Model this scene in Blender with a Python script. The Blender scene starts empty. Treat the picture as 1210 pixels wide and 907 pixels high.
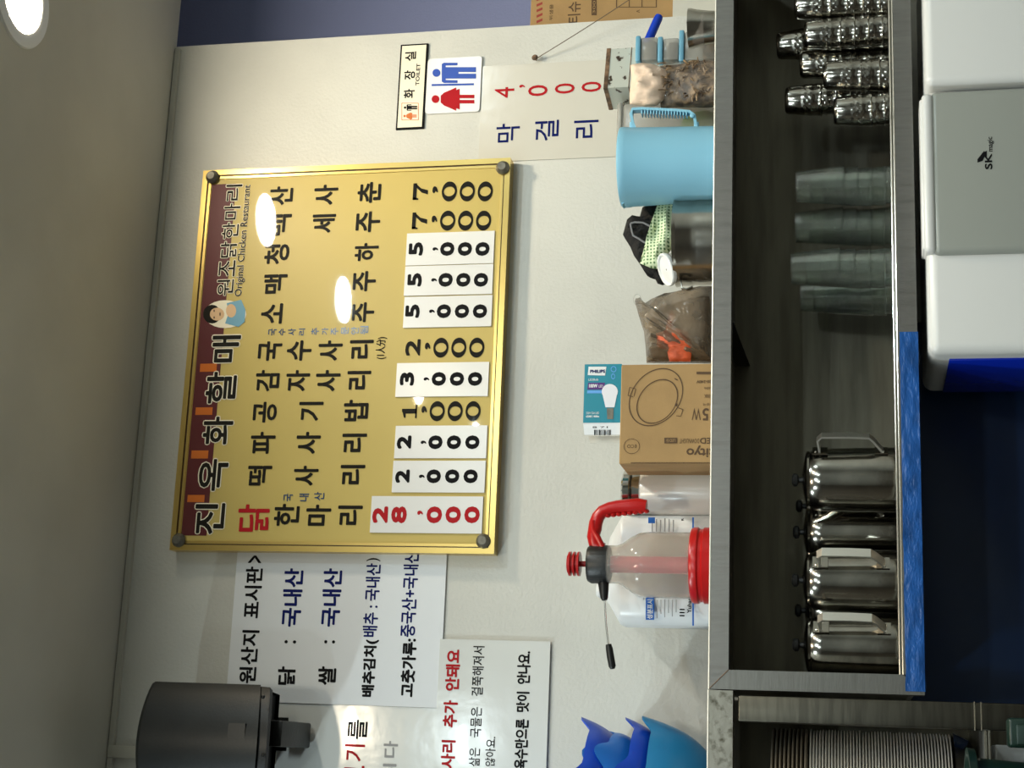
import bpy, bmesh, math, random
from mathutils import Vector, Matrix, noise
random.seed(7)
SC = bpy.context.scene
COL = SC.collection
R_ = math.radians
PI = math.pi

# ---------------------------------------------------------------- camera, world, lights, exposure
CAM = Vector((0, -3.3, 1.5))
MR = Matrix(((0.03932229, 0.97229287, -0.2304351), (0.20970154, -0.23350773, -0.94947322), (-0.97697442, -0.01098713, -0.21307337)))
FPX = 1865.6
cd = bpy.data.cameras.new('camera')
cam = bpy.data.objects.new('camera', cd)
COL.objects.link(cam)
cd.sensor_width = 36; cd.lens = FPX / 1210 * 36
cd.clip_start = .05
cam.matrix_world = Matrix.Translation(CAM) @ MR.to_4x4()
SC.camera = cam
SC.view_settings.view_transform = 'Standard'
SC.view_settings.look = 'None'
SC.view_settings.gamma = 1
SC.view_settings.use_curve_mapping = False
SC.view_settings.exposure = .34
w = bpy.data.worlds.new('world'); SC.world = w
w.use_nodes = True
w.node_tree.nodes['Background'].inputs[0].default_value = (.8, .85, 1, 1)
w.node_tree.nodes['Background'].inputs[1].default_value = .02
CEIL = 3.114
WARM = (1, .86, .64); COOL = (.82, .965, 1)
# ceiling downlights: x, y, colour, power of each lamp
LAMPS = [(1.435, -.70, WARM, 10), (1.41, -1.40, COOL, 10), (1.35, -2.32, WARM, 10), (1.33, -3.25, COOL, 10),
         (.07, -1.69, WARM, 8), (.05, -3.20, COOL, 15), (-1.25, -1.05, COOL, 20), (-1.25, -2.3, COOL, 16), (2.78, -2.6, COOL, 14),
         (-.6, -4.4, COOL, 15), (1.3, -4.6, COOL, 15)]

def srgb(r, g, b, a=1):
    f = lambda c: (c / 255 / 12.92) if c / 255 <= .04045 else ((c / 255 + .055) / 1.055) ** 2.4
    return (f(r), f(g), f(b), a)

def P(u, v, y):
    """the point of the plane y seen at a pixel of the 1210x907 frame"""
    d = MR @ Vector(((u - 605) / FPX, -(v - 453.5) / FPX, -1))
    return CAM + d * ((y - CAM.y) / d.y)

# ---------------------------------------------------------------- materials
MATS = {}
def mat(name, c, rough=.5, metal=0, bump=0, bscale=60, spec=.5, coat=0, trans=0, alpha=1, emit=None, estr=0,
        var=0, vscale=8, c2=None, ior=1.45, aniso=None, sss=0, stretch=None, vlo=.4, vhi=.65, rvar=0, detail=4):
    if name in MATS: return MATS[name]
    m = bpy.data.materials.new(name); m.use_nodes = True
    nt = m.node_tree; n = nt.nodes; b = n['Principled BSDF']; L = nt.links.new
    b.inputs['Base Color'].default_value = c
    b.inputs['Roughness'].default_value = rough
    b.inputs['Metallic'].default_value = metal
    b.inputs['Specular IOR Level'].default_value = spec
    b.inputs['IOR'].default_value = ior
    b.inputs['Coat Weight'].default_value = coat
    b.inputs['Coat Roughness'].default_value = .025
    b.inputs['Transmission Weight'].default_value = trans
    b.inputs['Alpha'].default_value = alpha
    b.inputs['Subsurface Weight'].default_value = sss
    if sss: b.inputs['Subsurface Radius'].default_value = (.01, .01, .01)
    if emit:
        b.inputs['Emission Color'].default_value = emit; b.inputs['Emission Strength'].default_value = estr
    tc = n.new('ShaderNodeTexCoord'); src = tc.outputs['Object']
    if stretch:
        mp = n.new('ShaderNodeMapping'); mp.inputs['Scale'].default_value = stretch
        L(src, mp.inputs['Vector']); src = mp.outputs['Vector']
    if var or rvar:
        no = n.new('ShaderNodeTexNoise'); no.inputs['Scale'].default_value = vscale; no.inputs['Detail'].default_value = 6
        L(src, no.inputs['Vector'])
        if var:
            cr = n.new('ShaderNodeValToRGB'); cr.color_ramp.elements[0].position = vlo; cr.color_ramp.elements[1].position = vhi
            cr.color_ramp.elements[0].color = c
            k = c2 or tuple([x * (1 - var) for x in c[:3]] + [1])
            cr.color_ramp.elements[1].color = k
            L(no.outputs['Fac'], cr.inputs['Fac']); L(cr.outputs['Color'], b.inputs['Base Color'])
        if rvar:
            mr = n.new('ShaderNodeMapRange'); mr.inputs['To Min'].default_value = max(0, rough - rvar); mr.inputs['To Max'].default_value = rough + rvar
            mr.inputs['From Min'].default_value = .3; mr.inputs['From Max'].default_value = .7
            L(no.outputs['Fac'], mr.inputs['Value']); L(mr.outputs['Result'], b.inputs['Roughness'])
    if bump:
        nb = n.new('ShaderNodeTexNoise'); nb.inputs['Scale'].default_value = bscale; nb.inputs['Detail'].default_value = detail
        L(src, nb.inputs['Vector'])
        bp = n.new('ShaderNodeBump'); bp.inputs['Strength'].default_value = bump; bp.inputs['Distance'].default_value = .01
        L(nb.outputs['Fac'], bp.inputs['Height']); L(bp.outputs['Normal'], b.inputs['Normal'])
    MATS[name] = m
    return m

M_wall = mat('cream_gloss_wall_paint', srgb(207, 207, 200), .38, bump=.14, bscale=130, var=.1, vscale=3, spec=.4)
M_ceil = mat('matt_ceiling_paint', srgb(196, 194, 184), .8, bump=.05, bscale=40, var=.12, vscale=2.5)
M_lav = mat('lavender_wall_paint', srgb(146, 154, 196), .6, bump=.1, bscale=150)
M_far = mat('brown_far_wall', srgb(98, 88, 76), .6, var=.3, vscale=2)
M_floor = mat('floor_tile', srgb(84, 78, 70), .4, var=.2, vscale=5)
M_steel = mat('brushed_stainless', srgb(158, 156, 150), .38, 1, bump=.03, bscale=40, stretch=(1, 1, 12), rvar=.08, var=.35, vscale=6)
M_steel_h = mat('brushed_stainless_rail', srgb(160, 157, 152), .38, 1, bump=.03, bscale=40, stretch=(12, 1, 1), rvar=.08, var=.3, vscale=5)
M_steel_spot = mat('spotted_stainless', srgb(168, 164, 152), .4, 1, bump=.05, bscale=80, var=1, vscale=70, c2=srgb(104, 100, 86), vlo=.5, vhi=.7)
M_post = mat('reflection_darkened_tube', srgb(82, 79, 70), .4, 1, bump=.03, bscale=40, stretch=(1, 1, 12), var=.3, vscale=9)  # dark reflections on the upright are put into its base colour
M_steel_dk = mat('shade_darkened_stainless', srgb(122, 118, 104), .42, 1, bump=.03, bscale=30, stretch=(1, 1, 9), var=.25, vscale=4)  # steel darkened in its base colour to stand for the rack's inner shade
M_edge = mat('polished_steel_edge', srgb(225, 222, 212), .22, 1)
M_chrome = mat('polished_steel', srgb(215, 214, 208), .09, 1, bump=.02, bscale=12)
M_chrome_k = mat('scuffed_polished_steel', srgb(172, 168, 158), .15, 1, bump=.03, bscale=18, var=.25, vscale=25)
M_handle = mat('satin_steel_handle', srgb(228, 226, 218), .34, 1)
M_lipw = mat('highlight_whitened_edge', srgb(244, 240, 228), .4, .6)  # light caught along the rail's top edge, put into a whitish colour
M_gold = mat('gold_brushed_sheet', srgb(201, 179, 102), .42, .0, spec=.3, var=.08, vscale=2.2, coat=1)
M_goldf = mat('gold_anodised_frame', srgb(222, 194, 118), .28, 1)
M_groove = mat('dark_brown_line', srgb(62, 34, 20), .4)
M_burg = mat('burgundy_print', srgb(88, 24, 30), .42, coat=1, spec=.3)
M_blk = mat('black_print', srgb(20, 17, 12), .5, coat=1, spec=.1)
M_blkm = mat('matt_black_print', srgb(16, 16, 18), .6, spec=.12)
M_red = mat('red_print', srgb(172, 26, 34), .5, spec=.15)
M_navy = mat('navy_print', srgb(14, 26, 92), .6, spec=.12)
M_bluep = mat('small_blue_print', srgb(40, 70, 110), .2)
M_cream = mat('cream_outline_print', srgb(246, 238, 214), .42, coat=1, spec=.3)
M_orange = mat('orange_print', srgb(206, 112, 48), .2)
M_paper = mat('white_paper', srgb(224, 228, 232), .45, bump=.03, bscale=14)
M_plate = mat('white_price_card', srgb(226, 226, 224), .22, bump=.02, bscale=20)
M_lam = mat('laminated_sheet', srgb(216, 218, 214), .16, bump=.12, bscale=9, coat=.2)
M_lamc = mat('laminated_cream_sheet', srgb(206, 203, 192), .17, bump=.16, bscale=8, coat=.2)
M_grey = mat('grey_metal_screw', srgb(120, 118, 108), .45, .6, var=.3, vscale=90)
M_bplast = mat('black_plastic', srgb(22, 23, 23), .42, bump=.06, bscale=120)
M_bspk = mat('charcoal_textured_plastic', srgb(36, 39, 40), .42, bump=.04, bscale=160, var=.2, vscale=12)
M_rplast = mat('red_plastic', srgb(180, 24, 24), .28)
M_clear = mat('milky_clear_plastic', srgb(240, 234, 226), .1, trans=.86, ior=1.25, sss=0)
M_pink = mat('pink_plastic_tube', srgb(215, 90, 105), .35)
M_white = mat('white_plastic', srgb(228, 230, 230), .3)
M_whiteg = mat('glossy_white_enamel', srgb(232, 230, 226), .22)
M_card = mat('brown_cardboard', srgb(166, 134, 88), .75, bump=.06, bscale=90, var=.1, vscale=14)
M_cardp = mat('brown_print_on_card', srgb(84, 62, 40), .7)
M_teal = mat('teal_printed_card', srgb(30, 132, 152), .35)
M_purp = mat('purple_print', srgb(84, 38, 120), .4)
M_lblue = mat('light_blue_plastic', srgb(134, 190, 214), .33, sss=.15, bump=.03, bscale=30)
M_blue = mat('blue_bowl_plastic', srgb(26, 108, 196), .35, sss=.1)
M_blued = mat('deep_blue_bowl_plastic', srgb(14, 70, 190), .35, sss=.1)
M_bluel = mat('teal_blue_bowl_plastic', srgb(26, 122, 176), .35, sss=.1)
M_pen = mat('blue_marker_plastic', srgb(20, 64, 190), .25)
M_film = mat('blue_protective_film', srgb(34, 86, 156), .25, bump=.5, bscale=26, var=.4, vscale=16, stretch=(1, 1, 2.5))
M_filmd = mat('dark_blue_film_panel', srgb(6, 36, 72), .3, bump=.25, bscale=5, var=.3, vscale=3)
M_bag = mat('smoky_plastic_bag', srgb(140, 124, 104), .14, bump=1, bscale=20, alpha=.7, var=.5, vscale=18)
M_obag = mat('orange_cloth', srgb(212, 92, 50), .6, bump=.6, bscale=30, var=.4, vscale=40)
M_dkbag = mat('dark_grey_plastic', srgb(52, 52, 56), .35, bump=.7, bscale=22)
M_tin = mat('speckled_white_tin', srgb(196, 200, 190), .4, .2, var=1, vscale=55, c2=srgb(60, 46, 34), vlo=.62, vhi=.68)
M_rust = mat('rusty_brown_rim', srgb(76, 58, 42), .6, var=.6, vscale=60, c2=srgb(140, 110, 84))
M_paperbag = mat('crumpled_pinkish_paper', srgb(214, 190, 168), .6, bump=.4, bscale=18)
M_twig = mat('dried_brown_roots', srgb(58, 44, 32), .5, var=.7, vscale=60, c2=srgb(150, 124, 92))
M_clearbag = mat('thin_clear_bag', srgb(190, 180, 170), .12, alpha=.13, bump=.7, bscale=30)
M_clearbox = mat('clear_box_plastic', srgb(170, 168, 160), .2, alpha=.55, bump=.1, bscale=20)
M_lid = mat('pale_blue_lid_plastic', srgb(104, 160, 186), .4)
M_blkcloth = mat('black_mesh_fabric', srgb(14, 14, 15), .8, bump=.4, bscale=200)
M_greyp = mat('grey_piping', srgb(120, 120, 124), .6)
M_glass = mat('clear_ribbed_plastic_cup', srgb(238, 246, 238), .05, trans=.965, ior=1.45, bump=.25, bscale=60, coat=1)
M_conduit = mat('white_conduit', srgb(198, 196, 184), .5)
M_green = mat('dark_green_plastic', srgb(16, 40, 32), .35)
M_mach = mat('white_machine_shell', srgb(208, 208, 205), .3)
M_machg = mat('grey_front_cover', srgb(142, 145, 138), .28)
M_machb = mat('blue_film_side', srgb(10, 40, 170), .25, bump=.2, bscale=10)
M_wire = mat('dull_wire', srgb(96, 84, 70), .5, .6)
M_pot = mat('worn_stainless_pot', srgb(188, 184, 174), .2, 1, bump=.04, bscale=15, var=.2, vscale=20)
M_dish = mat('stainless_dish', srgb(240, 236, 228), .3, .55)
M_disho = mat('dull_aluminium_dish', srgb(150, 140, 124), .5, .6)
M_skin = mat('portrait_skin_print', srgb(226, 190, 150), .2)
M_pale = mat('pale_grey_print', srgb(150, 150, 150), .5)
M_sky = mat('sky_blue_print', srgb(96, 160, 226), .4)

# green gingham cloth: two crossed sets of stripes
def gingham():
    m = mat('green_checked_cloth', srgb(230, 236, 214), .8)
    nt = m.node_tree; n = nt.nodes; L = nt.links.new; b = n['Principled BSDF']
    tc = n.new('ShaderNodeTexCoord'); cols = []
    for ax in ('X', 'Z'):
        wv = n.new('ShaderNodeTexWave'); wv.wave_type = 'BANDS'; wv.bands_direction = ax
        wv.inputs['Scale'].default_value = 45; wv.inputs['Distortion'].default_value = 1.5
        L(tc.outputs['Object'], wv.inputs['Vector']); cols.append(wv.outputs['Fac'])
    ad = n.new('ShaderNodeMath'); ad.operation = 'ADD'; L(cols[0], ad.inputs[0]); L(cols[1], ad.inputs[1])
    cr = n.new('ShaderNodeValToRGB'); cr.color_ramp.elements[0].position = .25; cr.color_ramp.elements[1].position = .9
    cr.color_ramp.elements[0].color = srgb(60, 110, 50); cr.color_ramp.elements[1].color = srgb(214, 228, 190)
    L(ad.outputs[0], cr.inputs['Fac']); L(cr.outputs['Color'], b.inputs['Base Color'])
    return m
M_ging = gingham()

def emis(name, c, s):
    m = bpy.data.materials.new(name); m.use_nodes = True
    nt = m.node_tree; nt.nodes.clear()
    e = nt.nodes.new('ShaderNodeEmission'); o = nt.nodes.new('ShaderNodeOutputMaterial')
    e.inputs[0].default_value = (*c, 1); e.inputs[1].default_value = s
    nt.links.new(e.outputs[0], o.inputs[0]); return m

# ---------------------------------------------------------------- mesh helpers
MW = {}                                   # world matrix of every empty or object
def tag(o, label=None, cat=None, group=None, kind=None):
    if label: o['label'] = label
    if cat: o['category'] = cat
    if group: o['group'] = group
    if kind: o['kind'] = kind
    return o

def thing(name, loc, label, cat, group=None, rz=0, ry=0, rx=0):
    o = bpy.data.objects.new(name, None); COL.objects.link(o)
    o.location = loc; o.rotation_euler = (rx, ry, rz); o.empty_display_size = .03
    MW[o] = Matrix.Translation(Vector(loc)) @ o.rotation_euler.to_matrix().to_4x4()
    return tag(o, label, cat, group)

class MB:
    def __init__(s): s.v = []; s.f = []
    def add(s, vs, fs):
        k = len(s.v); s.v += [Vector(p) for p in vs]; s.f += [tuple(i + k for i in f) for f in fs]; return s
    def box(s, x0, x1, y0, y1, z0, z1):
        vs = [(x, y, z) for x in (x0, x1) for y in (y0, y1) for z in (z0, z1)]
        return s.add(vs, [(0, 1, 3, 2), (4, 6, 7, 5), (0, 4, 5, 1), (2, 3, 7, 6), (0, 2, 6, 4), (1, 5, 7, 3)])
    def rbox(s, x0, x1, y0, y1, z0, z1, r=.005, seg=3):
        bm = bmesh.new(); bmesh.ops.create_cube(bm, size=1)
        for v in bm.verts:
            v.co = Vector(((x0 + x1) / 2 + v.co.x * (x1 - x0), (y0 + y1) / 2 + v.co.y * (y1 - y0), (z0 + z1) / 2 + v.co.z * (z1 - z0)))
        bmesh.ops.bevel(bm, geom=bm.edges[:] + bm.verts[:], offset=r, segments=seg, profile=.5, affect='EDGES')
        bm.verts.index_update()
        s.add([v.co.copy() for v in bm.verts], [[v.index for v in f.verts] for f in bm.faces]); bm.free(); return s
    def prism(s, poly, y0, y1):
        """polygon in x,z (seen from -y) extruded from y0 to y1"""
        n = len(poly); a = sum(poly[i][0] * poly[(i + 1) % n][1] - poly[(i + 1) % n][0] * poly[i][1] for i in range(n))
        if a < 0: poly = poly[::-1]
        vs = [(x, y0, z) for x, z in poly] + [(x, y1, z) for x, z in poly]
        fs = [tuple(range(n)), tuple(range(2 * n - 1, n - 1, -1))] + [(i, i + n, (i + 1) % n + n, (i + 1) % n) for i in range(n)]
        return s.add(vs, fs)
    def lathe(s, prof, c=(0, 0, 0), n=32, fn=None, cap0=True, cap1=True):
        """profile of (radius, z) turned round the z axis through c; fn(angle, radius, z) may change the radius"""
        vs = []
        for r, z in prof:
            for i in range(n):
                t = 2 * PI * i / n; rr = fn(t, r, z) if fn else r
                vs.append((c[0] + rr * math.cos(t), c[1] + rr * math.sin(t), c[2] + z))
        m = len(prof); fs = []
        up = 1 if prof[-1][1] >= prof[0][1] else 0
        for j in range(m - 1):
            for i in range(n):
                a, b = j * n + i, j * n + (i + 1) % n
                fs.append((a, b, b + n, a + n))
        if cap0: fs.append(tuple(range(n - 1, -1, -1)))
        if cap1: fs.append(tuple((m - 1) * n + i for i in range(n)))
        return s.add(vs, fs)
    def tube(s, pts, r, n=8, flat=None, cap=True):
        """sweep along points; flat=(a,b) gives a strap of that half width and thickness"""
        pts = [Vector(p) for p in pts]; m = len(pts); vs = []; up = None
        for j, p in enumerate(pts):
            t = (pts[min(j + 1, m - 1)] - pts[max(j - 1, 0)]).normalized()
            if up is None:
                up = Vector((0, 0, 1)) if abs(t.z) < .9 else Vector((0, 1, 0))
            a = (up - t * up.dot(t)).normalized(); b = t.cross(a); up = a
            rr = r[j] if isinstance(r, (list, tuple)) else r
            for i in range(n):
                th = 2 * PI * (i + .5) / n
                if flat: vs.append(p + a * (flat[0] * (1 if math.cos(th) > 0 else -1)) + b * (flat[1] * (1 if math.sin(th) > 0 else -1)))
                else: vs.append(p + a * rr * math.cos(th) + b * rr * math.sin(th))
        fs = [(j * n + i, j * n + (i + 1) % n, (j + 1) * n + (i + 1) % n, (j + 1) * n + i) for j in range(m - 1) for i in range(n)]
        if cap: fs += [tuple(range(n - 1, -1, -1)), tuple((m - 1) * n + i for i in range(n))]
        return s.add(vs, fs)
    def strap(s, pts, side, a, b):
        """flat strap of half width a along `side` and half thickness b"""
        pts = [Vector(p) for p in pts]; m = len(pts); vs = []; side = Vector(side).normalized()
        for j, p in enumerate(pts):
            t = (pts[min(j + 1, m - 1)] - pts[max(j - 1, 0)]).normalized(); nn = t.cross(side).normalized()
            for sa, sb in ((1, 1), (-1, 1), (-1, -1), (1, -1)): vs.append(p + side * a * sa + nn * b * sb)
        fs = [(j * 4 + i, j * 4 + (i + 1) % 4, (j + 1) * 4 + (i + 1) % 4, (j + 1) * 4 + i) for j in range(m - 1) for i in range(4)]
        fs += [(3, 2, 1, 0), tuple((m - 1) * 4 + i for i in range(4))]
        return s.add(vs, fs)
    def ball(s, c, rx, ry, rz, n=20, m=12, amp=0, sc=10, seed=0):
        vs = []; c = Vector(c)
        for j in range(m + 1):
            ph = PI * j / m - PI / 2
            for i in range(n):
                t = 2 * PI * i / n
                d = Vector((math.cos(ph) * math.cos(t), math.cos(ph) * math.sin(t), math.sin(ph)))
                k = 1 + (amp * noise.noise(d * sc + Vector((seed, seed * 2, 0))) if amp else 0)
                vs.append(c + Vector((d.x * rx, d.y * ry, d.z * rz)) * k)
        fs = [(j * n + i, j * n + (i + 1) % n, (j + 1) * n + (i + 1) % n, (j + 1) * n + i) for j in range(m) for i in range(n)]
        return s.add(vs, fs)
    def move(s, mtx, k=0):
        for i in range(k, len(s.v)): s.v[i] = mtx @ s.v[i]
        return s
    def build(s, name, m, parent=None, world=True, smooth=True, ang=35, fix=True):
        me = bpy.data.meshes.new(name)
        vs = s.v
        if parent is not None and world:
            inv = MW[parent].inverted(); vs = [inv @ p for p in vs]
        me.from_pydata([tuple(p) for p in vs], [], s.f)
        if fix:
            bm = bmesh.new(); bm.from_mesh(me)
            bmesh.ops.remove_doubles(bm, verts=bm.verts, dist=1e-6)
            bmesh.ops.recalc_face_normals(bm, faces=bm.faces); bm.to_mesh(me); bm.free()
        me.update()
        if smooth:
            me.shade_smooth(); me.set_sharp_from_angle(angle=R_(ang))
        me.materials.append(m)
        o = bpy.data.objects.new(name, me); COL.objects.link(o)
        if parent is not None: o.parent = parent
        MW[o] = MW[parent] if parent is not None else Matrix.Identity(4)
        return o

def struct(name, mb, m, **k):
    o = mb.build(name, m, **k); o['kind'] = 'structure'; return o

def copy_tree(o, parent=None):
    c = o.copy(); COL.objects.link(c); c.parent = parent
    for ch in list(o.children): copy_tree(ch, c)
    return c

# ---------------------------------------------------------------- lettering
GL = {}
def glyph(body, shear=0):  # outline of a word in Blender's own font, fitted to a unit box
    k = (body, shear)
    if k in GL: return GL[k]
    cu = bpy.data.curves.new('g', 'FONT'); cu.body = body; cu.resolution_u = 3; cu.shear = shear
    ob = bpy.data.objects.new('g', cu); COL.objects.link(ob)
    dg = bpy.context.evaluated_depsgraph_get()
    me = bpy.data.meshes.new_from_object(ob.evaluated_get(dg))
    vs = [(v.co.x, v.co.y) for v in me.vertices]; fs = [tuple(p.vertices) for p in me.polygons]
    bpy.data.objects.remove(ob); bpy.data.curves.remove(cu); bpy.data.meshes.remove(me)
    x0 = min(a for a, b in vs); x1 = max(a for a, b in vs); y0 = min(b for a, b in vs); y1 = max(b for a, b in vs)
    vs = [((a - (x0 + x1) / 2) / max(1e-6, x1 - x0), (b - (y0 + y1) / 2) / max(1e-6, y1 - y0)) for a, b in vs]
    GL[k] = (vs, fs); return GL[k]

def zero_glyph():
    vs = []; fs = []; n = 28
    for i in range(n):
        t = 2 * PI * i / n
        vs += [(.5 * math.cos(t), .5 * math.sin(t)), (.24 * math.cos(t), .37 * math.sin(t))]
    for i in range(n):
        j = (i + 1) % n; fs.append((2 * i, 2 * j, 2 * j + 1, 2 * i + 1))
    return vs, fs
def boxes_glyph(bs):
    vs = []; fs = []
    for pts in bs: fs.append(tuple(range(len(vs), len(vs) + len(pts)))); vs += pts
    return vs, fs
# bold serif figures: zero, one, seven, two
GL[('0s', 0)] = zero_glyph()
GL[('1s', 0)] = boxes_glyph([[(-.14, -.5), (.14, -.5), (.14, .5), (-.02, .5), (-.14, .42)], [(-.42, -.5), (.42, -.5), (.42, -.4), (-.42, -.4)], [(-.14, .26), (-.14, .44), (-.4, .34), (-.4, .24)]])
GL[('7s', 0)] = boxes_glyph([[(-.5, .26), (.5, .26), (.5, .5), (-.46, .5)], [(-.5, .5), (-.5, .12), (-.42, .12), (-.36, .3), (-.36, .5)], [(.22, .26), (.5, .36), (.18, -.04), (.06, -.5), (-.2, -.5), (-.08, -.1)]])

class Text:
    """flat print; every item is fitted to the pixels it covers in the plane y. build() makes one object, or one per letter"""
    def __init__(s, y): s.y = y; s.items = []; s.mb = MB()
    def raw(s, body, c, ex, ey, w, h, bold=0, lift=0, split=False):
        vs, fs = glyph(body); nrm = ex.cross(ey); nb = 8 if bold > .0008 else 5
        offs = [(0, 0)] + ([(math.cos(2 * PI * i / nb) * bold, math.sin(2 * PI * i / nb) * bold) for i in range(nb)] if bold else [])
        w2 = w - 2 * bold; h2 = h - 2 * bold; K = len(body) if split else 1
        for k in range(K):
            if K > 1:
                lo, hi = k / K - .5, (k + 1) / K - .5
                ff = [f for f in fs if lo <= sum(vs[i][0] for i in f) / len(f) < hi or (k == K - 1 and sum(vs[i][0] for i in f) / len(f) >= hi)]
                if not ff: continue
                ids = sorted({i for f in ff for i in f}); ix = {i: q for q, i in enumerate(ids)}
                vv = [vs[i] for i in ids]; ff = [tuple(ix[i] for i in f) for f in ff]
            else: vv, ff = vs, fs
            mb = MB()
            for q, (ox, oy) in enumerate(offs):
                mb.add([c + ex * (a * w2 + ox) + ey * (b * h2 + oy) + nrm * (lift + q * 4e-6) for a, b in vv], ff)
            s.items.append(mb)
    def px(s, body, u0, u1, v0, v1, bold=0, rot=0, lift=0, grow=0, split=False):
        """u0..u1, v0..v1: the pixels the word covers; rot in quarter turns counter-clockwise in the world"""
        c = P((u0 + u1) / 2, (v0 + v1) / 2, s.y)
        a = P((u0 + u1) / 2, v0, s.y); b = P((u0 + u1) / 2, v1, s.y)
        d = P(u0, (v0 + v1) / 2, s.y); e = P(u1, (v0 + v1) / 2, s.y)
        W = abs(a.x - b.x) + 2 * grow; H = abs(d.z - e.z) + 2 * grow
        ex, ey = Vector((1, 0, 0)), Vector((0, 0, 1))
        if rot == 1: ex, ey, W, H = Vector((0, 0, 1)), Vector((-1, 0, 0)), H, W
        if rot == 3: ex, ey, W, H = Vector((0, 0, -1)), Vector((1, 0, 0)), H, W
        s.raw(body, c, ex, ey, W, H, bold, lift, split)
        return s
    def poly(s, pts, lift=0):
        """polygon given by pixels"""
        s.k = getattr(s, 'k', 0) + 1; vs = [P(u, v, s.y - lift - s.k * 4e-6) for u, v in pts]
        n = len(vs); a = sum(vs[i].x * vs[(i + 1) % n].z - vs[(i + 1) % n].x * vs[i].z for i in range(n))
        if a < 0: vs = vs[::-1]
        s.mb.add(vs, [tuple(range(n))]); return s
    def ellipse(s, u, v, ru, rv, n=24, lift=0, ring=0, ang=0):
        ca, sa = math.cos(ang), math.sin(ang)
        pt = lambda k, t: (u + k * (ru * math.cos(t) * ca - rv * math.sin(t) * sa), v + k * (ru * math.cos(t) * sa + rv * math.sin(t) * ca))
        if not ring: return s.poly([pt(1, 2 * PI * i / n) for i in range(n)], lift)
        for i in range(n):
            t0, t1 = 2 * PI * i / n, 2 * PI * (i + 1) / n
            s.poly([pt(1, t0), pt(1, t1), pt(1 - ring, t1), pt(1 - ring, t0)], lift)
        return s
    def build(s, m, parent, name='lettering', split=False):
        if split:
            for mb in s.items: o = mb.build('letter', m, parent, smooth=False, fix=False)
            return o
        mb = s.mb
        for i in s.items: mb.add(i.v, i.f)
        o = mb.build(name, m, parent, smooth=False, fix=False); o['kind'] = 'stuff'; return o

def rect(u0, u1, v0, v1, y):
    """x0,x1,z0,z1 of the upright rectangle at depth y whose middle lines meet these pixels"""
    um, vm = (u0 + u1) / 2, (v0 + v1) / 2
    return P(um, v1, y).x, P(um, v0, y).x, P(u1, vm, y).z, P(u0, vm, y).z

# ================================================================ SETTING
XW = 1.658                                             # right end of the cream wall
struct('wall_front', MB().box(-3, XW, 0, .12, 0, CEIL + .4), M_wall)
struct('wall_front_right', MB().box(2.6, 3.4, 0, .12, 0, CEIL + .4), M_wall)
struct('wall_recess', MB().box(1.3, 3.4, .42, .5, 0, 3.9), M_lav)
struct('ceiling', MB().box(-3, 3.4, -7, .0, CEIL, CEIL + .12), M_ceil)
struct('ceiling_recess', MB().box(-.2, 3.4, .0, .5, 3.75, 3.85), M_ceil)
zl = P(798, 10, .05).z
struct('trim_1', MB().box(XW, 2.6, .0, .42, 0, zl), M_conduit)
struct('floor', MB().box(-3, 3.4, -7, .5, -.1, 0), M_floor)
struct('wall_left', MB().box(-3.1, -3, -7, .1, 0, CEIL), M_far)
struct('wall_right', MB().box(3.4, 3.5, -7, .5, 0, 3.9), M_wall)
struct('wall_back', MB().box(-3, 3.4, -7.1, -7, 1.25, CEIL), M_wall)
struct('wall_back_dado', MB().box(-3, 3.4, -7.1, -6.98, 0, 1.25), M_far)
struct('trim_2', MB().box(-3, XW - .01, -.012, 0, CEIL - .014, CEIL - .002), M_ceil)

# ceiling downlights
for i, (x, y, c, pw) in enumerate(LAMPS):
    r = .082
    warm = 'warm' if c is WARM else 'cool white'
    t = thing('ceiling_downlight', (x, y, CEIL), '%s round ceiling downlight %s' % (warm, [
        'seen at the ceiling edge nearest the menu board', 'second from the wall in the row right of the board', 'third from the wall in the right row',
        'fourth from the wall in the right row', 'in the row before the laminated notices, nearer the wall', 'in the row before the notices, farther from the wall',
        'in the left row, nearer the wall', 'in the left row, farther from the wall', 'near the right wall', 'behind the viewer on the left', 'behind the viewer on the right'][i]),
        'light', 'ceiling downlights')
    MB().lathe([(r * .86, 0), (r * .9, -.004), (r * 1.0, -.006), (r * 1.22, -.004), (r * 1.25, 0)], (x, y, CEIL), 40, cap0=False, cap1=False).build('trim_ring', M_white, t)
    MB().lathe([(r * .9, -.0005), (r * .9, -.002)], (x, y, CEIL), 40).build('diffuser', emis('lamp_' + str(i), c, 30 * pw / 10), t)
    ld = bpy.data.lights.new('downlight_lamp', 'AREA'); ld.shape = 'DISK'; ld.size = r * 1.78; ld.energy = pw; ld.color = c
    lo = bpy.data.objects.new('downlight_lamp', ld); COL.objects.link(lo); lo.location = (0, 0, -.008); lo.parent = t

# cable conduit from the ceiling down behind the speaker
x0, x1, z0, z1 = rect(129, 325, 884, 899, -.012)
t = tag(MB().rbox(x0, x1, -.014, .0, z0 , CEIL - .001, .003, 2).build('cable_conduit', M_conduit), 'off-white cable duct running down the wall from ceiling behind black speaker', 'cable duct')

# ================================================================ WALL SIGNS
YS = -.03
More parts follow.
